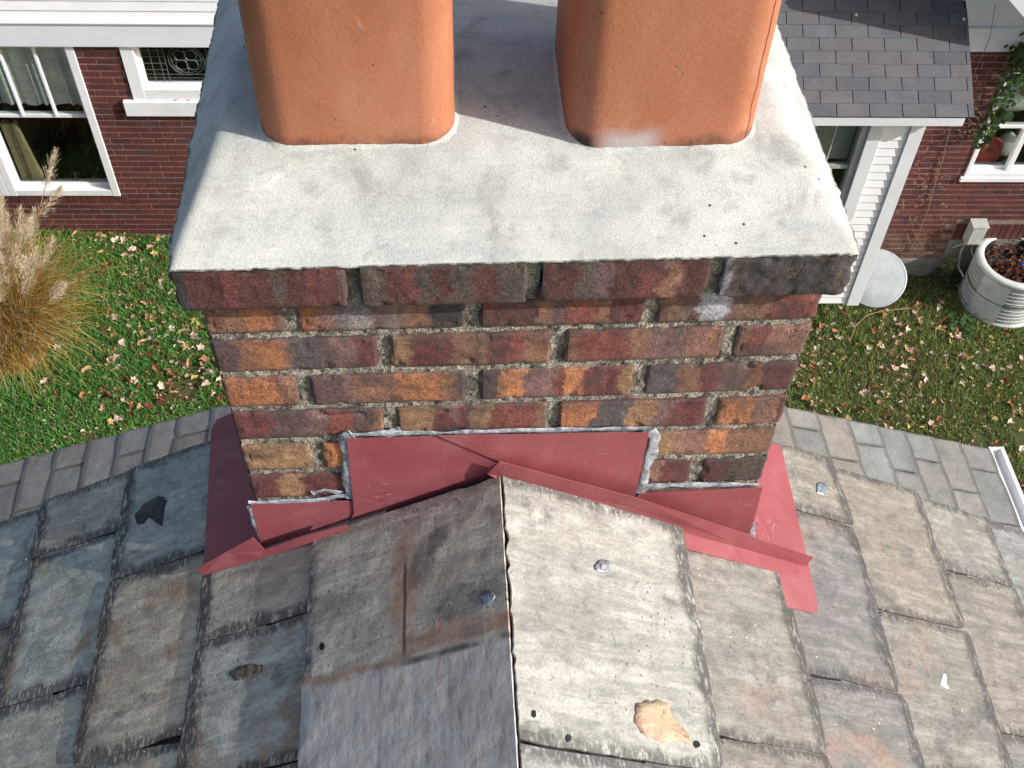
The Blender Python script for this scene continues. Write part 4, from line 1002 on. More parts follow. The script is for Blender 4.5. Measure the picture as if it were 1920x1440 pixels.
def plume(pts, seed, parent, dens=1.0):
    r = random.Random(seed); mb = MB()
    mb.tube(pts, 0.004, 4, (0.34, 0.22, 0.1))
    P = [Vector(p) for p in pts]; tip = P[-1]; d = (P[-1]-P[-2]).normalized(); Lp = r.uniform(0.24, 0.38)
    side = d.cross(Vector((r.uniform(-1, 1), r.uniform(-1, 1), 0.3))).normalized()
    for k in range(int(420*dens)):
        t = r.random(); c = tip+d*(Lp*(t-0.25)); w = 0.105*math.sin(math.pi*min(1, 0.12+t*0.85))**0.8
        o_ = Vector((r.gauss(0, 1), r.gauss(0, 1), r.gauss(0, 1))).normalized()
        q_ = c+o_*w*r.uniform(0.1, 0.7); e_ = q_+(o_*0.55+d*0.8+Vector((0, 0, -0.15)))*r.uniform(0.02, 0.055)
        n_ = o_.cross(d).normalized()*r.uniform(0.0015, 0.0035)
        s_ = r.uniform(0.8, 1.12)
        mb.add([q_-n_, q_+n_, e_+n_*0.3, e_-n_*0.3], [(0, 1, 2, 3)], (0.66*s_, 0.55*s_, 0.40*s_))
    return mb.build('plume', MAT['plume'], parent, cols=True)
for k in range(100):
    a = r.uniform(-1.2, 2.2) if k % 3 else r.uniform(0, 6.28)
    L = r.uniform(1.0, 1.85) if k % 3 else r.uniform(0.8, 1.2); pts = arch(a, L, r.uniform(0.0, 0.34), r.uniform(0.1, 0.6), 6)
    q_ = 0.34*math.sqrt(r.random()); b = r.uniform(0, 6.28)
    plume([(p_[0]+q_*math.cos(b), p_[1]+q_*math.sin(b), p_[2]) for p_ in pts], 100+k, cl)

# ================================================================== LOWER SLATE ROOF
LY, LZ, LS = 2.80, -3.253, math.radians(19.6)
lr = empty('lower_roof', (0, LY, LZ)); tag(lr, 'lower gabled slate roof with small slates between main roof and lawn', 'roof')
def lp_(side, s, y, h):
    sx = -1 if side == 'L' else 1
    return (sx*(s*math.cos(LS)+h*math.sin(LS)), y, LZ-s*math.sin(LS)+h*math.cos(LS))
SE = 3.055/math.cos(LS)
def slab(mapf, s0, s1, y0, y1, h0, h1, th, r, nx_=6, ny_=6, jit=0.004, chip=0.0, name='slate', mat=None, parent=None, tint=(1, 1, 1), corners=None, relief=0.0015, skirt_edge=None, world_coords=True):
    """a slate: s runs down the slope to its butt s1, y along the course; h0/h1 top heights at head and butt"""
    v, uvp, uve, f = [], [], [], []; k0 = r.uniform(0, 50)
    cs = corners or [(s0, y0), (s1, y0), (s1, y1), (s0, y1)]      # head-near, butt-near, butt-far, head-far
    for j in range(ny_+1):
        for i in range(nx_+1):
            a, b = i/nx_, j/ny_
            s = (cs[0][0]*(1-a)+cs[1][0]*a)*(1-b)+(cs[3][0]*(1-a)+cs[2][0]*a)*b
            y = (cs[0][1]*(1-a)+cs[1][1]*a)*(1-b)+(cs[3][1]*(1-a)+cs[2][1]*a)*b
            db = (1-a)*(s1-s0); dy = min(b, 1-b)*(abs(y1-y0))
            if i == nx_: s -= jit*(0.5+abs(nz((y*1.0, k0, 0), 38)))*1.2+chip*max(0, nz((y, k0, 1), 16))
            if j == 0: y += jit*0.6*(nz((s, k0, 2), 40)+0.3)+chip*max(0, nz((s, k0, 3), 15))
            if j == ny_: y -= jit*0.6*(nz((s, k0, 4), 40)+0.3)+chip*max(0, nz((s, k0, 5), 15))
            if i == nx_ and j in (0, ny_): s -= jit*1.5
            h = h0*(1-a)+h1*a+relief*(nz((s, y, k0), 22)+0.6*nz((s, y, k0), 60))
            if i == nx_ or j in (0, ny_): h -= th*0.22
            v.append(mapf(s, y, h)); uvp.append((s, y)); uve.append((db, dy))
    n1 = nx_+1
    for j in range(ny_):
        for i in range(nx_): f.append((j*n1+i, j*n1+i+1, (j+1)*n1+i+1, (j+1)*n1+i))
    rim = [i for i in range(n1)]+[j*n1+nx_ for j in range(1, ny_+1)]+[ny_*n1+i for i in range(nx_-1, -1, -1)]+[j*n1 for j in range(ny_-1, 0, -1)]
    base = len(v); ho = (Vector(mapf(0, 0, 0))-Vector(mapf(0, 0, th)))
    for q_ in rim:
        v.append(tuple(Vector(v[q_])+ho)); uvp.append(uvp[q_]); uve.append((0, 0))
    m_ = len(rim)
    for q_ in range(m_): f.append((rim[q_], base+q_, base+(q_+1) % m_, rim[(q_+1) % m_]))
    f.append(tuple(base+q_ for q_ in reversed(range(m_))))
    # wind so the top faces outwards
    a_, b_, c_ = [Vector(v[q_]) for q_ in f[0][:3]]
    if (b_-a_).cross(c_-a_).dot(-ho) < 0: f = [tuple(reversed(q_)) for q_ in f]
    o = obj(name, v, f, mat, parent, False, world_coords, uvs={'pos': uvp, 'edge': uve})
    o['tint'] = list(tint)
    return o
r = random.Random(31)
bL = [0.0]+[abs(on_y(px, py, LY)[0])/math.cos(LS) for px, py in ((394, 753), (329, 767), (278, 782), (219, 796), (162, 812), (102, 830), (43.5, 845))]
bR = [0.0]+[abs(on_y(px, py, LY)[0])/math.cos(LS) for px, py in ((1529, 791), (1585, 803), (1640, 818), (1690, 830), (1738, 842), (1790, 854), (1841, 866))]
def fill(b, end):
    out = list(b); first = b[1]; k = int(round(first/0.2)); out = [first*i/k for i in range(k)]+list(b[1:])
    while out[-1] < end-0.05: out.append(out[-1]+0.2)
    return out
for side, bb in (('L', fill(bL, SE)), ('R', fill(bR, 3.1))):
    for i in range(len(bb)-1):
        y = LY; first = True
        k = 0
        while y > 0.7:
            ln = r.choice([0.33, 0.3, 0.36, 0.28]) if not (first and i % 2) else r.uniform(0.13, 0.2)
            first = False
            t = r.uniform(0.82, 1.1); wc = r.choice([(t, t*.97, t*.93), (t*.97, t, t*1.0), (t*1.05, t*.97, t*.9), (t, t, t*.98)])
            slab(lambda s, yy, h: lp_(side, s, yy, h), bb[i]-0.05, bb[i+1]+r.uniform(-.004, .004), y-ln+0.003, y, 0.006, 0.0135, 0.0055, r, 3, 3, 0.004, 0.006, 'slate', MAT['farslate'], lr, wc)
            y -= ln; k += 1
mb = MB()
for side in 'LR':
    mb.hexa([lp_(side, 0, 0.2, -0.06), lp_(side, SE, 0.2, -0.06), lp_(side, SE, LY-0.02, -0.06), lp_(side, 0, LY-0.02, -0.06)], [lp_(side, 0, 0.2, -0.004), lp_(side, SE, 0.2, -0.004), lp_(side, SE, LY-0.02, -0.004), lp_(side, 0, LY-0.02, -0.004)])
mb.build('deck', MAT['deck'], lr, world_coords=True)
ge = lp_('R', SE, 0, 0)
mb = MB(); mb.box(ge[0]+0.006, ge[0]+0.020, 0.2, LY+0.015, ge[2]-0.09, ge[2]+0.006); mb.box(ge[0]+0.075, ge[0]+0.098, 0.2, LY+0.015, ge[2]-0.10, ge[2]+0.004); mb.box(ge[0]+0.0205, ge[0]+0.0745, 0.2, LY+0.014, ge[2]-0.098, ge[2]-0.08); mb.box(ge[0]+0.0205, ge[0]+0.0745, LY, LY+0.015, ge[2]-0.079, ge[2]+0.004)
mb.build('gutter', MAT['white'], lr, world_coords=True)
mb = MB(); mb.box(-ge[0]-0.098, -ge[0]-0.075, 0.2, LY+0.015, ge[2]-0.10, ge[2]+0.004); mb.box(-ge[0]-0.0745, -ge[0]-0.006, 0.2, LY+0.014, ge[2]-0.098, ge[2]-0.08); mb.build('gutter', MAT['white'], lr, world_coords=True)
mb = MB()
mb.add([(-2.9, LY-0.15, -8.6), (2.9, LY-0.15, -8.6), (2.9, LY-0.15, lp_('R', 3.0, 0, 0)[2]-0.02), (0, LY-0.15, LZ-0.07), (-2.9, LY-0.15, lp_('R', 3.0, 0, 0)[2]-0.02)], [(0, 1, 2, 3, 4)])
mb.add([(-2.9, 0.2, -8.6), (-2.9, LY-0.15, -8.6), (-2.9, LY-0.15, -4.5), (-2.9, 0.2, -4.5)], [(0, 1, 2, 3)]); mb.add([(2.9, 0.2, -8.6), (2.9, LY-0.15, -8.6), (2.9, LY-0.15, -4.5), (2.9, 0.2, -4.5)], [(0, 3, 2, 1)])
mb.build('wall', MAT['hmortar'], lr, world_coords=True)

# ================================================================== MAIN SLATE ROOF
RX, RZ, TH = -0.0165, -0.3685, math.radians(27.5)
roof = empty('slate_roof', (RX, -0.4, RZ)); tag(roof, 'weathered grey slate gable roof with ridge slates meeting the chimney', 'roof')
def mp(side):
    sx = -1 if side == 'L' else 1
    return lambda s, y, h: (RX+sx*(s*math.cos(TH)+h*math.sin(TH)), y, RZ-s*math.sin(TH)+h*math.cos(TH))
nR = np.array([math.sin(TH), 0, math.cos(TH)]); nL = np.array([-math.sin(TH), 0, math.cos(TH)])
def on_roof(x, y, side, h=0.008):
    n = nL if side == 'L' else nR
    return hit(x, y, np.array([RX, 0, RZ])+n*h, n)
def sy(x, y, side, h=0.014):
    P = on_roof(x, y, side, h); n = nL if side == 'L' else nR
    Q = P-np.array([RX, 0, RZ])-n*h; return (math.hypot(Q[0], Q[2]), P[1])
r = random.Random(77)
H0, H1, ST = 0.0036, 0.0084, 0.0038
ROWS = {  # side: list of courses (head s, butt s, y joints from far to near)
 'L': [(0.26, 0.512, [0.02, -0.137, -0.352, -0.6, -0.85, -1.1, -1.35]),
       (0.46, 0.712, [0.255, 0.0275, -0.2745, -0.52, -0.8, -1.05, -1.35]),
       (0.66, 0.908, [0.255, 0.1285, -0.143, -0.42, -0.68, -0.95, -1.3]),
       (0.86, 1.108, [0.245, 0.008, -0.26, -0.5, -0.8, -1.1, -1.35]),
       (1.06, 1.31, [0.25, 0.1, -0.14, -0.4, -0.66, -0.95, -1.3]),
       (1.26, 1.51, [0.25, -0.02, -0.3, -0.55, -0.85, -1.1, -1.35]),
       (1.46, 1.71, [0.25, 0.1, -0.14, -0.4, -0.66, -0.95, -1.3])],
 'R': [(0.26, 0.502, [-0.047, -0.3475, -0.6, -0.85, -1.1, -1.35]),
       (0.45, 0.688, [0.215, 0.0745, -0.2255, -0.48, -0.75, -1.0, -1.35]),
       (0.64, 0.889, [0.20, -0.0815, -0.345, -0.62, -0.9, -1.3]),
       (0.84, 1.066, [0.19, 0.0385, -0.258, -0.5, -0.8, -1.1, -1.35]),
       (1.02, 1.262, [0.185, -0.1, -0.37, -0.65, -0.95, -1.3]),
       (1.21, 1.46, [0.185, 0.03, -0.25, -0.5, -0.8, -1.1, -1.35])]}
TL = [(0.96, 1.0, 1.02), (1.0, 1.0, 0.97), (1.06, 1.0, 0.94), (0.92, 0.97, 1.0), (1.08, 1.06, 1.02), (0.98, 0.93, 0.92)]
TR = [(1.0, 0.98, 0.93), (1.06, 1.0, 0.92), (0.96, 0.97, 0.98), (1.0, 0.93, 0.9), (1.07, 1.05, 0.98), (0.94, 0.92, 0.93)]
for side in 'LR':
    for ci, (s0, s1, jo) in enumerate(ROWS[side]):
        for k in range(len(jo)-1):
            yf, yn = jo[k], jo[k+1]
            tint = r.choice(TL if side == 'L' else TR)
            if side == 'R' and ci == 3 and k == 0: tint = (1.25, 1.24, 1.15)
            if side == 'R' and ci in (1, 2) and k == 0: tint = (1.16, 1.1, 0.98)
            if side == 'R' and ci == 4: tint = (1.05, 1.09, 1.12)
            if side == 'R' and ci == 0 and k == 0: tint = (1.22, 1.2, 1.12)
            if side == 'L' and ci == 1 and k == 1: tint = (1.12, 1.0, 0.9)
            tip = r.uniform(-0.0008, 0.0010)
            w = r.uniform(-0.004, 0.004)
            sh = s0-0.075
            cs = [(sh, yn+0.0012), (s1+w, yn+0.0012), (s1-w, yf), (sh, yf)]
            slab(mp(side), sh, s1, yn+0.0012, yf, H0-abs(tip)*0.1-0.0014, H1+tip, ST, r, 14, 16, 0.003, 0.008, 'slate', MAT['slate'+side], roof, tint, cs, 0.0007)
# ridge slates
CAPL, CAPR = (0.0140, 0.0140, 0.0045), (0.0152, 0.0145, 0.0042)
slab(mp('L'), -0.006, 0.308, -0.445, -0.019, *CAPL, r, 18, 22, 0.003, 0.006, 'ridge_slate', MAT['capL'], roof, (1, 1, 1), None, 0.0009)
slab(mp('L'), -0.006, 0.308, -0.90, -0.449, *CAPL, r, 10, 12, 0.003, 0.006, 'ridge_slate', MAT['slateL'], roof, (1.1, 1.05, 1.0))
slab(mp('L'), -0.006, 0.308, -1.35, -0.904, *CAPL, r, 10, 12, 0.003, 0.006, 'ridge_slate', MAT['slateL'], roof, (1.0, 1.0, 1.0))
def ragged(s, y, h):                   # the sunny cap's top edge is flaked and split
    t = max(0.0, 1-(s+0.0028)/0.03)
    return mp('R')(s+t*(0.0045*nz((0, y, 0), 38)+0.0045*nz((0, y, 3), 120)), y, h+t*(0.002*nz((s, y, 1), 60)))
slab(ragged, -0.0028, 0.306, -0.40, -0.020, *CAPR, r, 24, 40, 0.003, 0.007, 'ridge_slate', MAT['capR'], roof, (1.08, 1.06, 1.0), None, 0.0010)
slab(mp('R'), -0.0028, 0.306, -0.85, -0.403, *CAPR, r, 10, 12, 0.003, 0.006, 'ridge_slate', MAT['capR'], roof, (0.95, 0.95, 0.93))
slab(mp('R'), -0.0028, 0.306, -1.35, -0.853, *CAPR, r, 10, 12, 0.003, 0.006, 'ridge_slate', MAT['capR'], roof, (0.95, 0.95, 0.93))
def surf(s, side):
    if s < 0.304: return CAPR[0] if side == 'R' else CAPL[0]+(CAPL[1]-CAPL[0])*s/0.308
    for s0, s1, jo in ROWS[side]:
        if s < s1: return H0+(H1-H0)*(s-s0)/(s1-s0)
    return H1
def surf_px(px, py, side):
    return surf(sy(px, py, side)[0], side)
# crumbling bedding under the ridge slates
v, f = [], []; n = 160
for i in range(n+1):
    y = -0.018-i*0.008
    for k, (dx, dz) in enumerate(((-0.008, 0.002), (-0.002, 0.009), (0.002, 0.010), (0.006, 0.006))):
        v.append((RX+dx+0.004*nz((dx, y, 0), 60)+0.003*nz((0, y, 1), 150), y, RZ+dz+0.0025*nz((dx, y, 3), 70)))
for i in range(n):
    for k in range(3): f.append((i*4+k, i*4+k+1, (i+1)*4+k+1, (i+1)*4+k))
obj('ridge_bedding', v, f, MAT['cement'], roof, False, True)
mb = MB()
for side in 'LR':
    M_ = mp(side); e_ = 1.69 if side == 'L' else 1.44; mb.hexa([M_(0, -1.4, -0.05), M_(e_, -1.4, -0.05), M_(e_, 0.17, -0.05), M_(0, 0.17, -0.05)], [M_(0, -1.4, -0.002), M_(e_, -1.4, -0.002), M_(e_, 0.17, -0.002), M_(0, 0.17, -0.002)])
mb.build('deck', MAT['deck'], roof, world_coords=True)
mb = MB(); x1, zb = 1.2, RZ-1.2*math.tan(TH)-0.1
mb.add([(-x1, 0.12, -8.6), (x1, 0.12, -8.6), (x1, 0.12, zb), (RX, 0.12, RZ-0.07), (-x1, 0.12, zb)], [(0, 1, 2, 3, 4)]); mb.build('gable_wall', MAT['hmortar'], roof, world_coords=True)

# blobs lying on the slates
def blob(name, px, py, side, pts, mat, h, lab=None, thick=0.004, bulge=0.0012):
    n = nL if side == 'L' else nR
    ax, ay = px+sum(a for a, b in pts)/len(pts), py+sum(b for a, b in pts)/len(pts)
    h = surf_px(ax, ay, side)+0.0006+(h if h < 0.003 else 0)
    P = [on_roof(px+a, py+b, side, h) for a, b in pts]
    # subdivide and roughen the outline
    out = []
    for i in range(len(P)):
        A, B = P[i], P[(i+1) % len(P)]
        for k in range(4 if len(P) < 12 else 1):
            am = 0.0042 if mat in ('tar', 'resin') else 0.0016
            q_ = A+(B-A)*k/4.0; out.append(q_+am*np.array([nz(q_, 170), nz(q_, 170, 2), 0]))
    c = sum(out)/len(out); m_ = len(out)
    v = [p_-n*thick for p_ in out]+[p_+n*0.0005 for p_ in out]+[c+(p_-c)*0.7+n*bulge*(0.6+0.6*nz(p_, 90)) for p_ in out]+[c+(p_-c)*0.35+n*bulge*(0.9+0.6*nz(p_, 70, 3)) for p_ in out]+[c+n*bulge]
    f = []
    for L0 in range(3):
        for i in range(m_): f.append((L0*m_+i, L0*m_+(i+1) % m_, (L0+1)*m_+(i+1) % m_, (L0+1)*m_+i))
    for i in range(m_): f.append((3*m_+i, 3*m_+(i+1) % m_, 4*m_))
    o = obj(name, v, f, MAT[mat], roof, True, True)
    if lab: o['label'] = lab
    return o
blob('tar_patch', 0, 0, 'L', [(253, 966), (270, 945), (300, 930), (311, 938), (306, 960), (303, 985), (292, 978), (278, 966), (268, 980), (258, 982)], 'tar', 1, 'black tar patch', 0.003, 0.0012)
blob('resin_patch', 0, 0, 'R', [(1192, 1322), (1215, 1312), (1252, 1318), (1262, 1345), (1288, 1372), (1300, 1398), (1272, 1388), (1240, 1392), (1208, 1378), (1190, 1355)], 'resin', 1, 'peeling yellowish resin patch', 0.003, 0.002)
def fixing(px, py, side, h, R_, lab):
    n = nL if side == 'L' else nR
    blob('sealed_nail', px, py, side, [(R_*math.cos(t)*(1+0.16*math.sin(3*t+px)), R_*math.sin(t)*(1+0.14*math.cos(2*t+py))) for t in np.linspace(0, 2*math.pi, 18, False)], 'washer', h, lab, 0.003, 0.0012)
fixing(1130, 1062, 'R', 1, 14, 'nail sealed with grey blob on pale ridge slate')
fixing(914, 1120, 'L', 1, 13, 'smeared sealed nail beside the ridge')
fixing(1541, 916, 'R', 1, 12, 'round sealed nail near the red flashing')
blob('nail_head', 1131, 1062, 'R', [(5*math.cos(t), 5*math.sin(t)) for t in np.linspace(0, 2*math.pi, 14, False)], 'pink', 0.0016, None, 0.002, 0.001)
for px, py, side, h in ((1001, 1338, 'R', 0.0355), (1066, 1384, 'R', 0.0355), (604, 1212, 'L', 0.0345), (1307, 1395, 'R', 0.035)):
    blob('nail_hole', px, py, side, [(5*math.cos(t), 7*math.sin(t)) for t in np.linspace(0, 2*math.pi, 14, False)], 'dark', h, None, 0.002, 0.0001)
blob('oval_scar', 0, 0, 'L', [(428, 1262), (445, 1250), (470, 1245), (492, 1247), (490, 1260), (468, 1272), (440, 1276)], 'scar', 1, 'oval scar of flaked slate', 0.003, 0.0004)
blob('bird_dropping', 0, 0, 'R', [(1762, 1282), (1768, 1262), (1774, 1264), (1774, 1282), (1780, 1292), (1768, 1288)], 'flake', 1, 'white bird dropping', 0.003, 0.002)  # white bird dropping lying on the slate
# grit and flakes lying on the slates
fl = MB(); r = random.Random(5)
spots = [(68, 1045, 'L', 10, 14)]+[(250+r.gauss(0, 30), 1225+r.gauss(0, 18), 'L', 3, 1) for _ in range(26)]+[(r.uniform(150, 560), r.uniform(1080, 1430), 'L', 2, 1) for _ in range(60)]+[(r.uniform(1540, 1915), r.uniform(1000, 1430), 'R', 2.2, 1) for _ in range(95)]+[(r.uniform(620, 740), 1000-(r.uniform(0, 1))*2-0.33*(0), 'L', 2, 1) for _ in range(4)]+[(1890+r.gauss(0, 12), 1230+r.gauss(0, 18), 'R', 4, 1) for _ in range(14)]+[(1765+r.gauss(0, 14), 1310+r.gauss(0, 8), 'R', 4, 1) for _ in range(8)]
for px, py, side, sp, cnt in spots:
    for _ in range(cnt):
        x, y = px+r.gauss(0, sp), py+r.gauss(0, sp*0.7); rad = r.choice([0.5, 0.7, 0.9, 1.2, 1.8])
        n = nL if side == 'L' else nR
        h = surf_px(x, y, side)+0.0005
        P = [on_roof(x+rad*q_*math.cos(t), y+rad*q_*math.sin(t), side, h) for t, q_ in ((0, 1), (1.3, .8), (2.6, 1), (3.8, .7), (5, .9))]
        c = sum(P)/5+n*0.0003*rad
        fl.add([p_-n*0.003 for p_ in P]+[c], [(i, (i+1) % 5, 5) for i in range(5)])
tag(fl.build('slate_flakes', MAT['flake'], roof, world_coords=True), kind='stuff')

deb = MB(); r = random.Random(44)
for side, (x0, y0), (x1, y1), n in (('L', (600, 1010), (930, 908), 46), ('R', (960, 905), (1265, 985), 50), ('R', (1500, 1268), (1680, 1306), 26), ('R', (1650, 1150), (1812, 1200), 40), ('L', (200, 1098), (385, 1035), 16), ('R', (1775, 1068), (1900, 1110), 24), ('R', (1340, 1382), (1535, 1424), 30)):
    for _ in range(n):
        t = r.random(); px, py = x0+(x1-x0)*t+r.gauss(0, 2), y0+(y1-y0)*t+r.gauss(0, 3.5)+2
        nn_ = nL if side == 'L' else nR; h = surf_px(px, py, side)+0.0004; rad = r.choice([0.8, 1.2, 1.8, 2.6]); b = r.uniform(0, 6.28)
        P = [on_roof(px+rad*q_*math.cos(a+b), py+0.7*rad*q_*math.sin(a+b), side, h) for a, q_ in ((0, 1), (1.4, .7), (2.7, 1), (4.1, .6), (5.2, .9))]
        c = sum(P)/5+nn_*0.0009*rad; col = r.choice([(0.05, 0.04, 0.035), (0.12, 0.1, 0.08), (0.34, 0.31, 0.27), (0.2, 0.12, 0.07)])
        deb.add([p_-nn_*0.002 for p_ in P]+[c], [(i, (i+1) % 5, 5) for i in range(5)], col)
tag(deb.build('roof_grit', MAT['leaf'], roof, world_coords=True, cols=True), kind='stuff')

# ================================================================== CHIMNEY
ch = empty('chimney', (0, 0.26, -0.6)); tag(ch, 'old multicoloured brick chimney with concrete crown and two clay flues', 'chimney')
VP, LP, W, HH = 0.0706, 0.215, 0.7373, 0.101
JT = 0.016; BH = 0.0592
D = 0.52
PAL = {'o': (0.30, 0.105, 0.036), 'O': (0.40, 0.135, 0.04), 'r': (0.125, 0.034, 0.03), 'R': (0.175, 0.045, 0.034), 'p': (0.105, 0.06, 0.058), 'P': (0.165, 0.086, 0.078), 'b': (0.20, 0.092, 0.052),
       't': (0.26, 0.14, 0.065), 'g': (0.085, 0.068, 0.068), 'k': (0.042, 0.035, 0.034), 'w': (0.25, 0.21, 0.205), 'W': (0.36, 0.35, 0.38), 'd': (0.085, 0.03, 0.027), 's': (0.075, 0.055, 0.045), 'n': (0.23, 0.105, 0.075)}
rk_ = random.Random(19)
def brick(x0, x1, zb, zt, depth, bands, front=0.0, axis='y', rough=1.0, sgn=1, cx=None, chips=0.004, crust=0.0):
    """a single worn brick; bands = list of (fraction, palette key) along its length"""
    fine_ = crust or axis == 'y' and zt > -0.47; nz_ = 16 if fine_ else 8; edges = [0.0]; keys = []
    tot = sum(w for w, _ in bands); acc = 0
    for w, k in bands:
        n = max(1, int(round(w/tot*(44 if fine_ else 18))))
        for i in range(n): edges.append(acc+(w/tot)*(i+1)/n); keys.append(k)
        acc += w/tot
    seed = rk_.uniform(0, 99); nxx = len(keys); v, f, cols, ed = [], [], [], []
    cor = 0.007
    for j in range(nz_+1):
        for i in range(nxx+1):
            a, b = edges[i], j/nz_
            x = x0+(x1-x0)*a; z = zb+(zt-zb)*b
            if 0 < i < nxx and keys[i-1] != keys[i]: x += 0.003*nz((b*0.06, seed, i), 60)
            dx, dz = min(a, 1-a)*(x1-x0), min(b, 1-b)*(zt-zb)
            wear = 0.0
            for dd in (dx, dz):
                if dd < cor: wear += (1-dd/cor)**2*0.0024
            wear += max(0, nz((x, z, seed), 45)-0.25)*0.008*rough*(1 if min(dx, dz) < 0.012 else 0.35)
            y = front+wear+0.0005*nz((x, z, seed), 130)+0.0006*nz((x, z, seed), 22)
            if crust: y -= crust*(max(-0.3, nz((x, z, 5.0), 48))+0.5*nz((x, z, 9.0), 110))
            if i in (0, nxx): x += (1 if i == 0 else -1)*chips*max(0, nz((z, seed, i), 55)+0.1)
            if j in (0, nz_): z += (1 if j == 0 else -1)*chips*0.8*max(0, nz((x, seed, j), 45)+0.1)
            v.append((x, y, z)); ed.append(1.0-min(1, min(dx, dz)/0.012))
    n1 = nxx+1
    for j in range(nz_):
        for i in range(nxx):
            f.append((j*n1+i, j*n1+i+1, (j+1)*n1+i+1, (j+1)*n1+i))
            ii = i if not fine_ else min(nxx-1, max(0, int(round(i+2.2*nz((j*0.004, seed, 3), 55)+1.5*nz((i*0.005, j*0.004, seed), 120)))))
            c = PAL[keys[ii]]; g_ = rk_.uniform(0.93, 1.07); cols.append(tuple(q_*g_ for q_ in c))
    rim = [i for i in range(n1)]+[j*n1+nxx for j in range(1, nz_+1)]+[nz_*n1+i for i in range(nxx-1, -1, -1)]+[j*n1 for j in range(nz_-1, 0, -1)]
    base = len(v)
    for q_ in rim: v.append((v[q_][0], front+depth, v[q_][2])); ed.append(0.3)
    m_ = len(rim); mk = max(set(keys), key=keys.count)
    for q_ in range(m_): f.append((rim[q_], rim[(q_+1) % m_], base+(q_+1) % m_, base+q_)); cols.append(PAL[keys[min(max(q_, 0), nxx-1)] if q_ < nxx else mk])
    f.append(tuple(base+q_ for q_ in range(m_))); cols.append(PAL[mk])
    f = [tuple(q_) for q_ in f]
    if axis == 'x':                    # turn onto a side wall: length runs along y, face looks to sgn*x
        v = [(sgn*(cx-y), x, z) for x, y, z in v]
        if sgn > 0: f = [tuple(reversed(q_)) for q_ in f]; f = [tuple(reversed(q_)) for q_ in f]
        else: f = [tuple(reversed(q_)) for q_ in f]
    if axis == 'b':
        v = [(x, D-y, z) for x, y, z in v]; f = [tuple(reversed(q_)) for q_ in f]
    o = obj('brick', v, f, MAT['brick'], ch, False, True, cols=cols)
    # bands of firing colour run into one another over a few millimetres
    vc = np.zeros((len(v), 3)); vn_ = np.zeros(len(v))
    for fc, cc in zip(f, cols):
        for q_ in fc: vc[q_] += cc; vn_[q_] += 1
    vc /= np.maximum(vn_, 1)[:, None]
    ca = o.data.color_attributes['Col']; arr = []
    for p_ in o.data.polygons:
        hard = (((p_.index % nxx)*7919+int(seed*10)) % 10) < 6
        fcol = np.array(cols[p_.index]); hard = hard and fcol.min() < 0.12 and not crust
        for q_ in p_.vertices:
            k_ = fcol*(0.85 if hard else 0.2)+vc[q_]*(0.15 if hard else 0.8); arr += [k_[0], k_[1], k_[2], 1.0]
    ca.data.foreach_set('color', arr)
    a_ = o.data.attributes.new('edge', 'FLOAT', 'POINT'); a_.data.foreach_set('value', ed)
    return o
def rb_bands(r):
    ks = [r.choice('oorRbbPptrnr') for _ in range(r.randint(2, 5))]
    return [(r.uniform(0.5, 1.5), k) for k in ks]
def S(s): return [(float(x[1:] or 1), x[0]) for x in s.split()]
FRONT = {1: ['b3 o2 b1', 'o1 n1 w2 P1 b2 k2', 'r2 r1.6 d.6 b1 p1 R2 b1 d1 r1.5', 'b1.5 P1 W1.7 P.7 b2 R2.5'],
         2: ['p1.6 b1 o2 b.5 g2 p1 P1.4 r1.6', 't1.2 r2.4 b2 R2 b1.6', 'b.6 R2.6 b1 P2 n1 b.8', 'b.7 R1 n2.2'],
         3: ['o3 b1', 'p2 P.6 b1.5 b1.2 o2.6 b1 p.5', 'p1 O1.5 P1.8 R.5 O1 r2.2 t.7', 'g2 b1.5 r1.2 P1.5 o1 r2'],
         4: ['r2.4 p2 P1.3 R1.4 p1.4 b.6', 't2 r2 t1.2 R2.4 b.7', 'o2 g2 t1.5 P1 r2', 'o2.5 n1.5 r.5'],
         5: ['t4', 'O2 d1', 'o2 t1', 'b1 t1.5 n2 O1.2 b3'],
         6: ['r1.2 t1 r2.4 t.7 d.6', 'b2 r2', 'r2 n.8 r.8', 'd2 s3'], 7: ['r2 o1', 'b2 r2', 'r2 o1', 'b2 p1'], 8: ['r2 o1', 'b2 r2', 'r2 o1', 'b2 p1']}
for k in range(1, 15):
    zb, zt = -k*VP, -k*VP+BH
    xs_ = []; xl = -W/2
    if k % 2: xs_.append((xl, xl+HH-JT/2, True)); x = xl+HH+JT/2
    else: x = xl
    while x < W/2-0.02:
        e_ = min(x+LP-JT, W/2); xs_.append((x, e_, e_-x < 0.12)); x += LP
    for i, (a, b, half) in enumerate(xs_):
        bands = S(FRONT[k][i]) if k in FRONT and i < len(FRONT[k]) else rb_bands(rk_)
        dz = rk_.uniform(-0.0012, 0.0012)
        brick(a+rk_.uniform(-.001, .001), b+rk_.uniform(-.001, .001), zb+dz, zt+dz, 0.199 if half else 0.095, bands, rk_.uniform(-0.0012, 0.0016))
    for sgn in (-1, 1):
        half_first = (k % 2 == 1) if sgn < 0 else (k % 2 == 0)
        y = 0.199+JT if half_first else 0.095+JT
        while y < D-0.03:
            e_ = min(y+LP-JT, D)
            brick(y, e_, zb, zt, 0.09, rb_bands(rk_), 0.0, 'x', 1.0, sgn, W/2); y += LP
    if k < 11:
        x = -W/2+0.1
        while x < W/2-0.12:
            brick(x, min(x+LP-JT, W/2-0.1), zb, zt, 0.09, rb_bands(rk_), 0.0, 'b'); x += LP
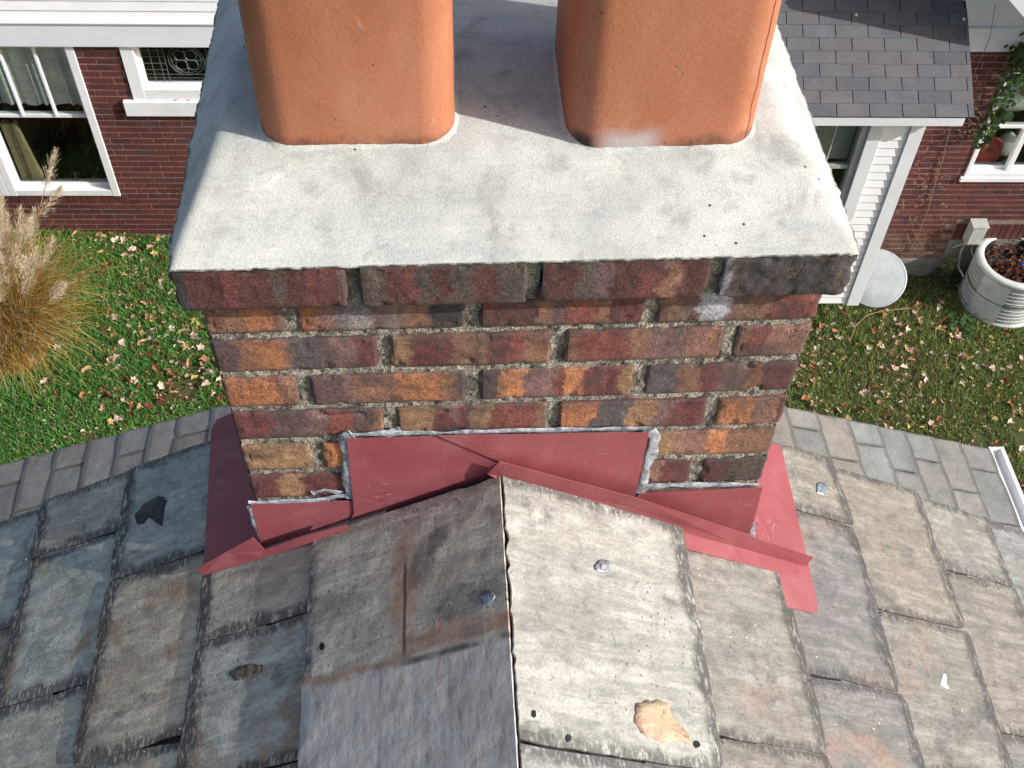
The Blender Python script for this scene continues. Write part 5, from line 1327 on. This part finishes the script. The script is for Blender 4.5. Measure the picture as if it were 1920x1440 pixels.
# corbel course
cj = [-0.3827]+[float(on_y(px, 522, -0.03)[0]) for px in (657, 999, 1340)]+[0.3785]
CB = ['k.8 d2 r.8 d2 s.6 d1.5 r1.6 p.5', 's1.5 d1.2 r.8 s1 d1 s1.5 d1.5 s2', 'd2 s.8 p1 d1.5 r1 b.8 d1.6', 'W.5 s1.2 k1.5 s.4 k2 k2 k1 s.5 g1']
for i in range(4):
    brick(cj[i]+(0.007 if i else 0), cj[i+1]-(0.005 if i < 3 else 0), 0.002, 0.0685, 0.11, S(CB[i]), -0.03+rk_.uniform(-.001, .001), 'y', 1.6 if i == 3 else 1.0, chips=0.006 if i < 3 else 0.012, crust=0.0022 if i == 3 else 0.0)
for sgn in (-1, 1):
    y = 0.085
    while y < D+0.02:
        brick(y, min(y+LP-JT, D+0.028), 0.002, 0.0685, 0.11, rb_bands(rk_), 0.0, 'x', 1.0, sgn, 0.3785); y += LP
# mortar body: rough recessed face between the bricks
v, f = [], []; nx_, nz2 = 150, 190; xl, xr, zt, zb = -W/2+0.004, W/2-0.004, 0.006, -1.0
for j in range(nz2+1):
    for i in range(nx_+1):
        x = xl+(xr-xl)*i/nx_; z = zb+(zt-zb)*j/nz2
        v.append((x, 0.0052+0.0032*nz((x, z, 0), 70)+0.0022*nz((x, z, 3), 240), z))
n1 = nx_+1
for j in range(nz2):
    for i in range(nx_): f.append((j*n1+i, j*n1+i+1, (j+1)*n1+i+1, (j+1)*n1+i))
b0 = len(v)
for (x, y, z) in ((xl, D-.008, zb), (xr, D-.008, zb), (xr, D-.008, zt), (xl, D-.008, zt)): v.append((x, y, z))
c0, c1, c2, c3 = 0, nx_, (nz2+1)*n1-1, nz2*n1
f += [(b0+1, b0, b0+3, b0+2), (c0, c3, b0+3, b0), (c1, b0+1, b0+2, c2), (c3, c2, b0+2, b0+3)]
obj('mortar', v, f, MAT['mortar'], ch, False, True)
mb = MB(); mb.box(xl+0.002, xr-0.002, 0.13, D-0.01, -8.6, -1.0)
mb.build('lower_stack', MAT['hmortar'], ch, world_coords=True)
for j, x in enumerate(cj[1:4]): MB().box(x-0.007, x+0.009, -0.0215, 0.0, 0.0025, 0.066).build('mortar', MAT['mortar'], ch, world_coords=True)
# crown: sloped concrete wash
X0, X1, Y0, Y1 = -0.3838, 0.3802, -0.0315, D+0.03
nxc, nyc = 130, 100; v, f, ed = [], [], []
def smin(a, b, k=0.010):
    h = max(0.0, min(1.0, 0.5+0.5*(b-a)/k)); return b*(1-h)+a*h-k*h*(1-h)
def crown_z(x, y):
    fr_ = (y-Y0)/0.155*0.047; bk = (Y1-y)/0.155*0.047; lf = (x-X0)/0.045*0.050; rt = (X1-x)/0.060*0.050
    h = smin(smin(lf, rt), smin(fr_, bk)); h = smin(h, 0.048+0.003*nz((x, y, 0), 5), 0.016)
    w = min(1.0, max(0.0, h/0.012))
    return 0.0700+max(-0.004, h)+w*(0.0020*nz((x, y, 1), 7)+0.0008*nz((x, y, 2), 24))+0.0003*nz((x, y, 5), 120)
for j in range(nyc+1):
    for i in range(nxc+1):
        x = X0+(X1-X0)*i/nxc; y = Y0+(Y1-Y0)*(j/nyc)**1.15
        z = crown_z(x, y); e_ = 0.0
        if i in (0, nxc): x += 0.004*nz((y, i, 7), 30)+0.003*nz((y, i, 8), 90); e_ = 1
        if j in (0, nyc): y += 0.0016*nz((x, j, 9), 30)+0.0014*nz((x, j, 3), 150); z -= 0.001+0.0016*abs(nz((x, j, 4), 90)); e_ = 1
        v.append((x, y, z)); ed.append(e_ if j == 0 or i in (0, nxc) else 0.0)
n1 = nxc+1
for j in range(nyc):
    for i in range(nxc): f.append((j*n1+i, j*n1+i+1, (j+1)*n1+i+1, (j+1)*n1+i))
rim = [i for i in range(n1)]+[j*n1+nxc for j in range(1, nyc+1)]+[nyc*n1+i for i in range(nxc-1, -1, -1)]+[j*n1 for j in range(nyc-1, 0, -1)]
base = len(v)
for q_ in rim:
    x, y, z = v[q_]; v.append((x*0.996, y+0.0015 if y < 0.1 else y-0.0015, 0.0665+0.0012*nz((x, y, 6), 80))); ed.append(1)
m_ = len(rim)
for q_ in range(m_): f.append((rim[q_], base+q_, base+(q_+1) % m_, rim[(q_+1) % m_]))
o = obj('crown', v, f, MAT['crown'], ch, True, True)
a_ = o.data.attributes.new('edge', 'FLOAT', 'POINT'); a_.data.foreach_set('value', ed)
# flues
def flue(x0, x1, y0, y1, h, rad, lab, seed):
    def ring(ins, z):
        out = []; r_ = rad-ins
        for cx_, cy_, a0 in ((x1-rad, y0+rad, -90), (x1-rad, y1-rad, 0), (x0+rad, y1-rad, 90), (x0+rad, y0+rad, 180)):
            for k in range(9):
                a = math.radians(a0+k*90/8); out.append((cx_+r_*math.cos(a), cy_+r_*math.sin(a), z))
        return out
    zs = list(np.linspace(0.085, h, 14)); v = []; f = []
    for z in zs: v += [(x+0.001*nz((x, y, z), 14), y+0.001*nz((x, y, z), 14, 2), zz) for x, y, zz in ring(0, z) for z in (zz,)]
    v += ring(0.019, h); v += ring(0.019, 0.09)
    n = 36; R_ = len(zs)+2
    for j in range(R_-1):
        for k in range(n): f.append((j*n+k, j*n+(k+1) % n, (j+1)*n+(k+1) % n, (j+1)*n+k))
    o = obj('clay_flue', v, f, MAT['clay'], ch, True, True); o['label'] = lab
    return o
flue(-0.2905, -0.0665, 0.119, 0.343, 0.62, 0.040, 'left orange clay flue liner', 1)
fr2 = flue(0.061, 0.2830, 0.1085, 0.3305, 0.62, 0.040, 'right orange clay flue liner with a fine crack', 2)
# hairline crack up the right flue, white bloom at its foot
pts = [(0.2685, z) for z in np.linspace(0.118, 0.4, 34)]
cr = MB()
for i in range(len(pts)-1):
    xa = pts[i][0]+0.0025*nz((0, pts[i][1], 0), 40)+0.0012*nz((0, pts[i][1], 1), 160); xb = pts[i+1][0]+0.0025*nz((0, pts[i+1][1], 0), 40)+0.0012*nz((0, pts[i+1][1], 1), 160)
    ya = lambda x: 0.1085+0.040-math.sqrt(max(0, 0.040**2-max(0, x-0.243)**2))-0.0007
    cr.add([(xa-0.0004, ya(xa), pts[i][1]), (xa+0.0004, ya(xa), pts[i][1]), (xb+0.0004, ya(xb), pts[i+1][1]), (xb-0.0004, ya(xb), pts[i+1][1])], [(0, 1, 2, 3)])
cr.build('crack', MAT['crack'], ch, world_coords=True)
# fillet of mortar around the flue feet
def fillet(x0, x1, y0, y1, rad, w, seed, name='mortar_fillet'):
    v, f = [], []; n = 120; ring = []
    segs = []
    for cx_, cy_, a0 in ((x1-rad, y0+rad, -90), (x1-rad, y1-rad, 0), (x0+rad, y1-rad, 90), (x0+rad, y0+rad, 180)):
        for k in range(26):
            a = math.radians(a0+k*90/25); segs.append((cx_, cy_, math.cos(a), math.sin(a)))
    S2 = []
    for i in range(len(segs)):
        A, B = segs[i], segs[(i+1) % len(segs)]
        S2.append(A)
        if A[:2] != B[:2]:
            for t in np.linspace(0, 1, 30)[1:-1]: S2.append((A[0]+(B[0]-A[0])*t, A[1]+(B[1]-A[1])*t, A[2], A[3]))
    n = len(S2)
    for t, hh in ((-0.0005, 0.0045), (0.002, 0.0025), (0.006, 0.0006), (0.012, -0.002)):
        for cx_, cy_, c_, s_ in S2:
            x, y = cx_+c_*(rad+t), cy_+s_*(rad+t); k = 0.6+0.45*nz((x, y, seed), 24)+0.3*nz((x, y, seed), 90)
            x, y = cx_+c_*(rad+t*k), cy_+s_*(rad+t*k)
            v.append((x, y, crown_z(x, y)+hh*max(0.1, k)))
    for j in range(3):
        for i in range(n): f.append((j*n+i, (j+1)*n+i, (j+1)*n+(i+1) % n, j*n+(i+1) % n))
    return obj(name, v, f, MAT['crown'], ch, True, True)
fillet(-0.2905, -0.0665, 0.119, 0.343, 0.040, 1, 3); fillet(0.061, 0.2830, 0.1085, 0.3305, 0.040, 1, 8)
# ================================================================== FLASHING
fs = empty('chimney_flashing', (0, -0.01, -0.45)); tag(fs, 'dark red sheet metal flashing around the foot of the chimney', 'flashing')
FN = np.array([0, -1.0, 0])
def plate(name, pts, Y, lab=None, bend=0.0, t=0.0009):
    P = [on_y(px, py, Y) for px, py in pts]
    v, f = sheet(P, FN, t)
    o = obj(name, v, f, MAT['red'], fs, False, True)
    if lab: o['label'] = lab
    return o
plate('counter_flashing', [(470, 946), (663, 939), (668, 985), (640, 1030), (493, 1029)], -0.004, 'lower left step of red counter flashing')
plate('counter_flashing', [(650, 823), (830, 818), (1010, 880), (960, 935), (620, 1040), (664, 962)], -0.0065, 'tall left piece of red counter flashing')
plate('counter_flashing', [(820, 817), (1217, 811), (1190, 936), (937, 866)], -0.0092, 'tall right piece of red counter flashing')
plate('counter_flashing', [(1198, 926), (1430, 914), (1404, 1011), (1190, 937)], -0.0062, 'lower right step of red counter flashing')
# apron legs standing on each slope
def ribbon(name, top, bot, Yt, Yb, lab):
    n = FN; T = [on_y(px, py, Yt) for px, py in top]; B = [on_y(px, py, Yb) for px, py in bot]
    v, f = sheet(T+B[::-1], n, 0.001); o = obj(name, v, f, MAT['red'], fs, False, True); o['label'] = lab; return o
def apron(side, top, bot, lab, h=0.0074):
    B = [on_roof(px, py, side, h) for px, py in bot]; T = [on_y(px, py, b_[1]+0.005) for (px, py), b_ in zip(top, B)]
    v, f = sheet(T+B[::-1], FN, 0.001); o = obj('apron_flashing', v, f, MAT['red'], fs, False, True); o['label'] = lab
apron('R', [(912, 880), (937, 866), (1190, 933), (1405, 1004), (1525, 1045)], [(914, 889), (943, 905), (1184, 972), (1395, 1029), (1512, 1062)], 'right apron strip with its free end past the chimney')
apron('L', [(367, 1067), (420, 1037), (474, 1008), (496, 1031), (560, 1008), (650, 983)], [(380, 1079), (420, 1068), (470, 1053), (500, 1044), (565, 1025), (655, 999)], 'left apron strip with its pointed end past the chimney', 0.0100)
# pans lying on the slates beside the chimney
def pan(side, poly, h, lab):
    M_ = mp(side); n = nL if side == 'L' else nR
    v, f = sheet([M_(s, y, h) for s, y in poly], n, 0.001); o = obj('side_pan', v, f, MAT['red'], fs, False, True); o['label'] = lab
pan('R', [(0.30, -0.004), (0.40, -0.004), (0.40, 0.23), (0.562, 0.205), (0.5525, -0.10), (0.549, -0.112), (0.538, -0.120), (0.485, -0.120), (0.485, -0.06), (0.30, -0.06)], 0.0072, 'sunlit right pan of the red flashing')
pan('L', [(0.39, -0.012), (0.508, 0.0), (0.5315, 0.27), (0.522, 0.288), (0.40, 0.295)], 0.0098, 'shaded left pan of the red flashing')
# sealant
def bead(pts, Y, rad, seed, name='sealant_bead', flat=0.22):
    P = [on_y(px, py, Y) for px, py in pts]; out = []
    for i in range(len(P)-1):
        m_ = max(2, int(np.linalg.norm(P[i+1]-P[i])/0.004))
        for k in range(m_): out.append(P[i]+(P[i+1]-P[i])*k/m_)
    out.append(P[-1])
    out = [p_+np.array([0.0012*nz(p_, 60, seed), 0, 0.0016*nz(p_, 60, seed+3)]) for p_ in out]
    rr = [max(0.0020, rad*(1.15+0.95*nz(p_, 26, seed)+0.15*nz(p_, 140, seed))) for p_ in out]
    mb = MB(); mb.tube(out, rr, 8); mb.v = [(x, Y+(y-Y)*flat, z) for x, y, z in mb.v]
    return mb.build(name, MAT['seal'], fs, True, True)
bead([(466, 942), (520, 941), (590, 938), (655, 928)], -0.003, 0.0048, 1)
bead([(655, 935), (656, 890), (648, 850), (644, 820), (660, 814)], -0.003, 0.0065, 2)
bead([(652, 816), (730, 812), (850, 811), (960, 808), (1100, 805), (1215, 803)], -0.004, 0.0042, 3)
bead([(1217, 806), (1228, 820), (1222, 850), (1212, 880), (1204, 912), (1196, 928)], -0.003, 0.0068, 4)
bead([(1195, 922), (1216, 912), (1260, 910), (1340, 909), (1426, 908)], -0.003, 0.0048, 5)
bead([(468, 950), (478, 985), (490, 1010)], -0.003, 0.003, 6)
bead([(735, 810), (750, 806)], -0.002, 0.007, 7); bead([(640, 925), (610, 918), (585, 925)], -0.002, 0.006, 8)
bead([(1404, 1012), (1408, 992), (1412, 982)], -0.005, 0.006, 10); bead([(1398, 1010), (1420, 1006)], -0.009, 0.0045, 11)
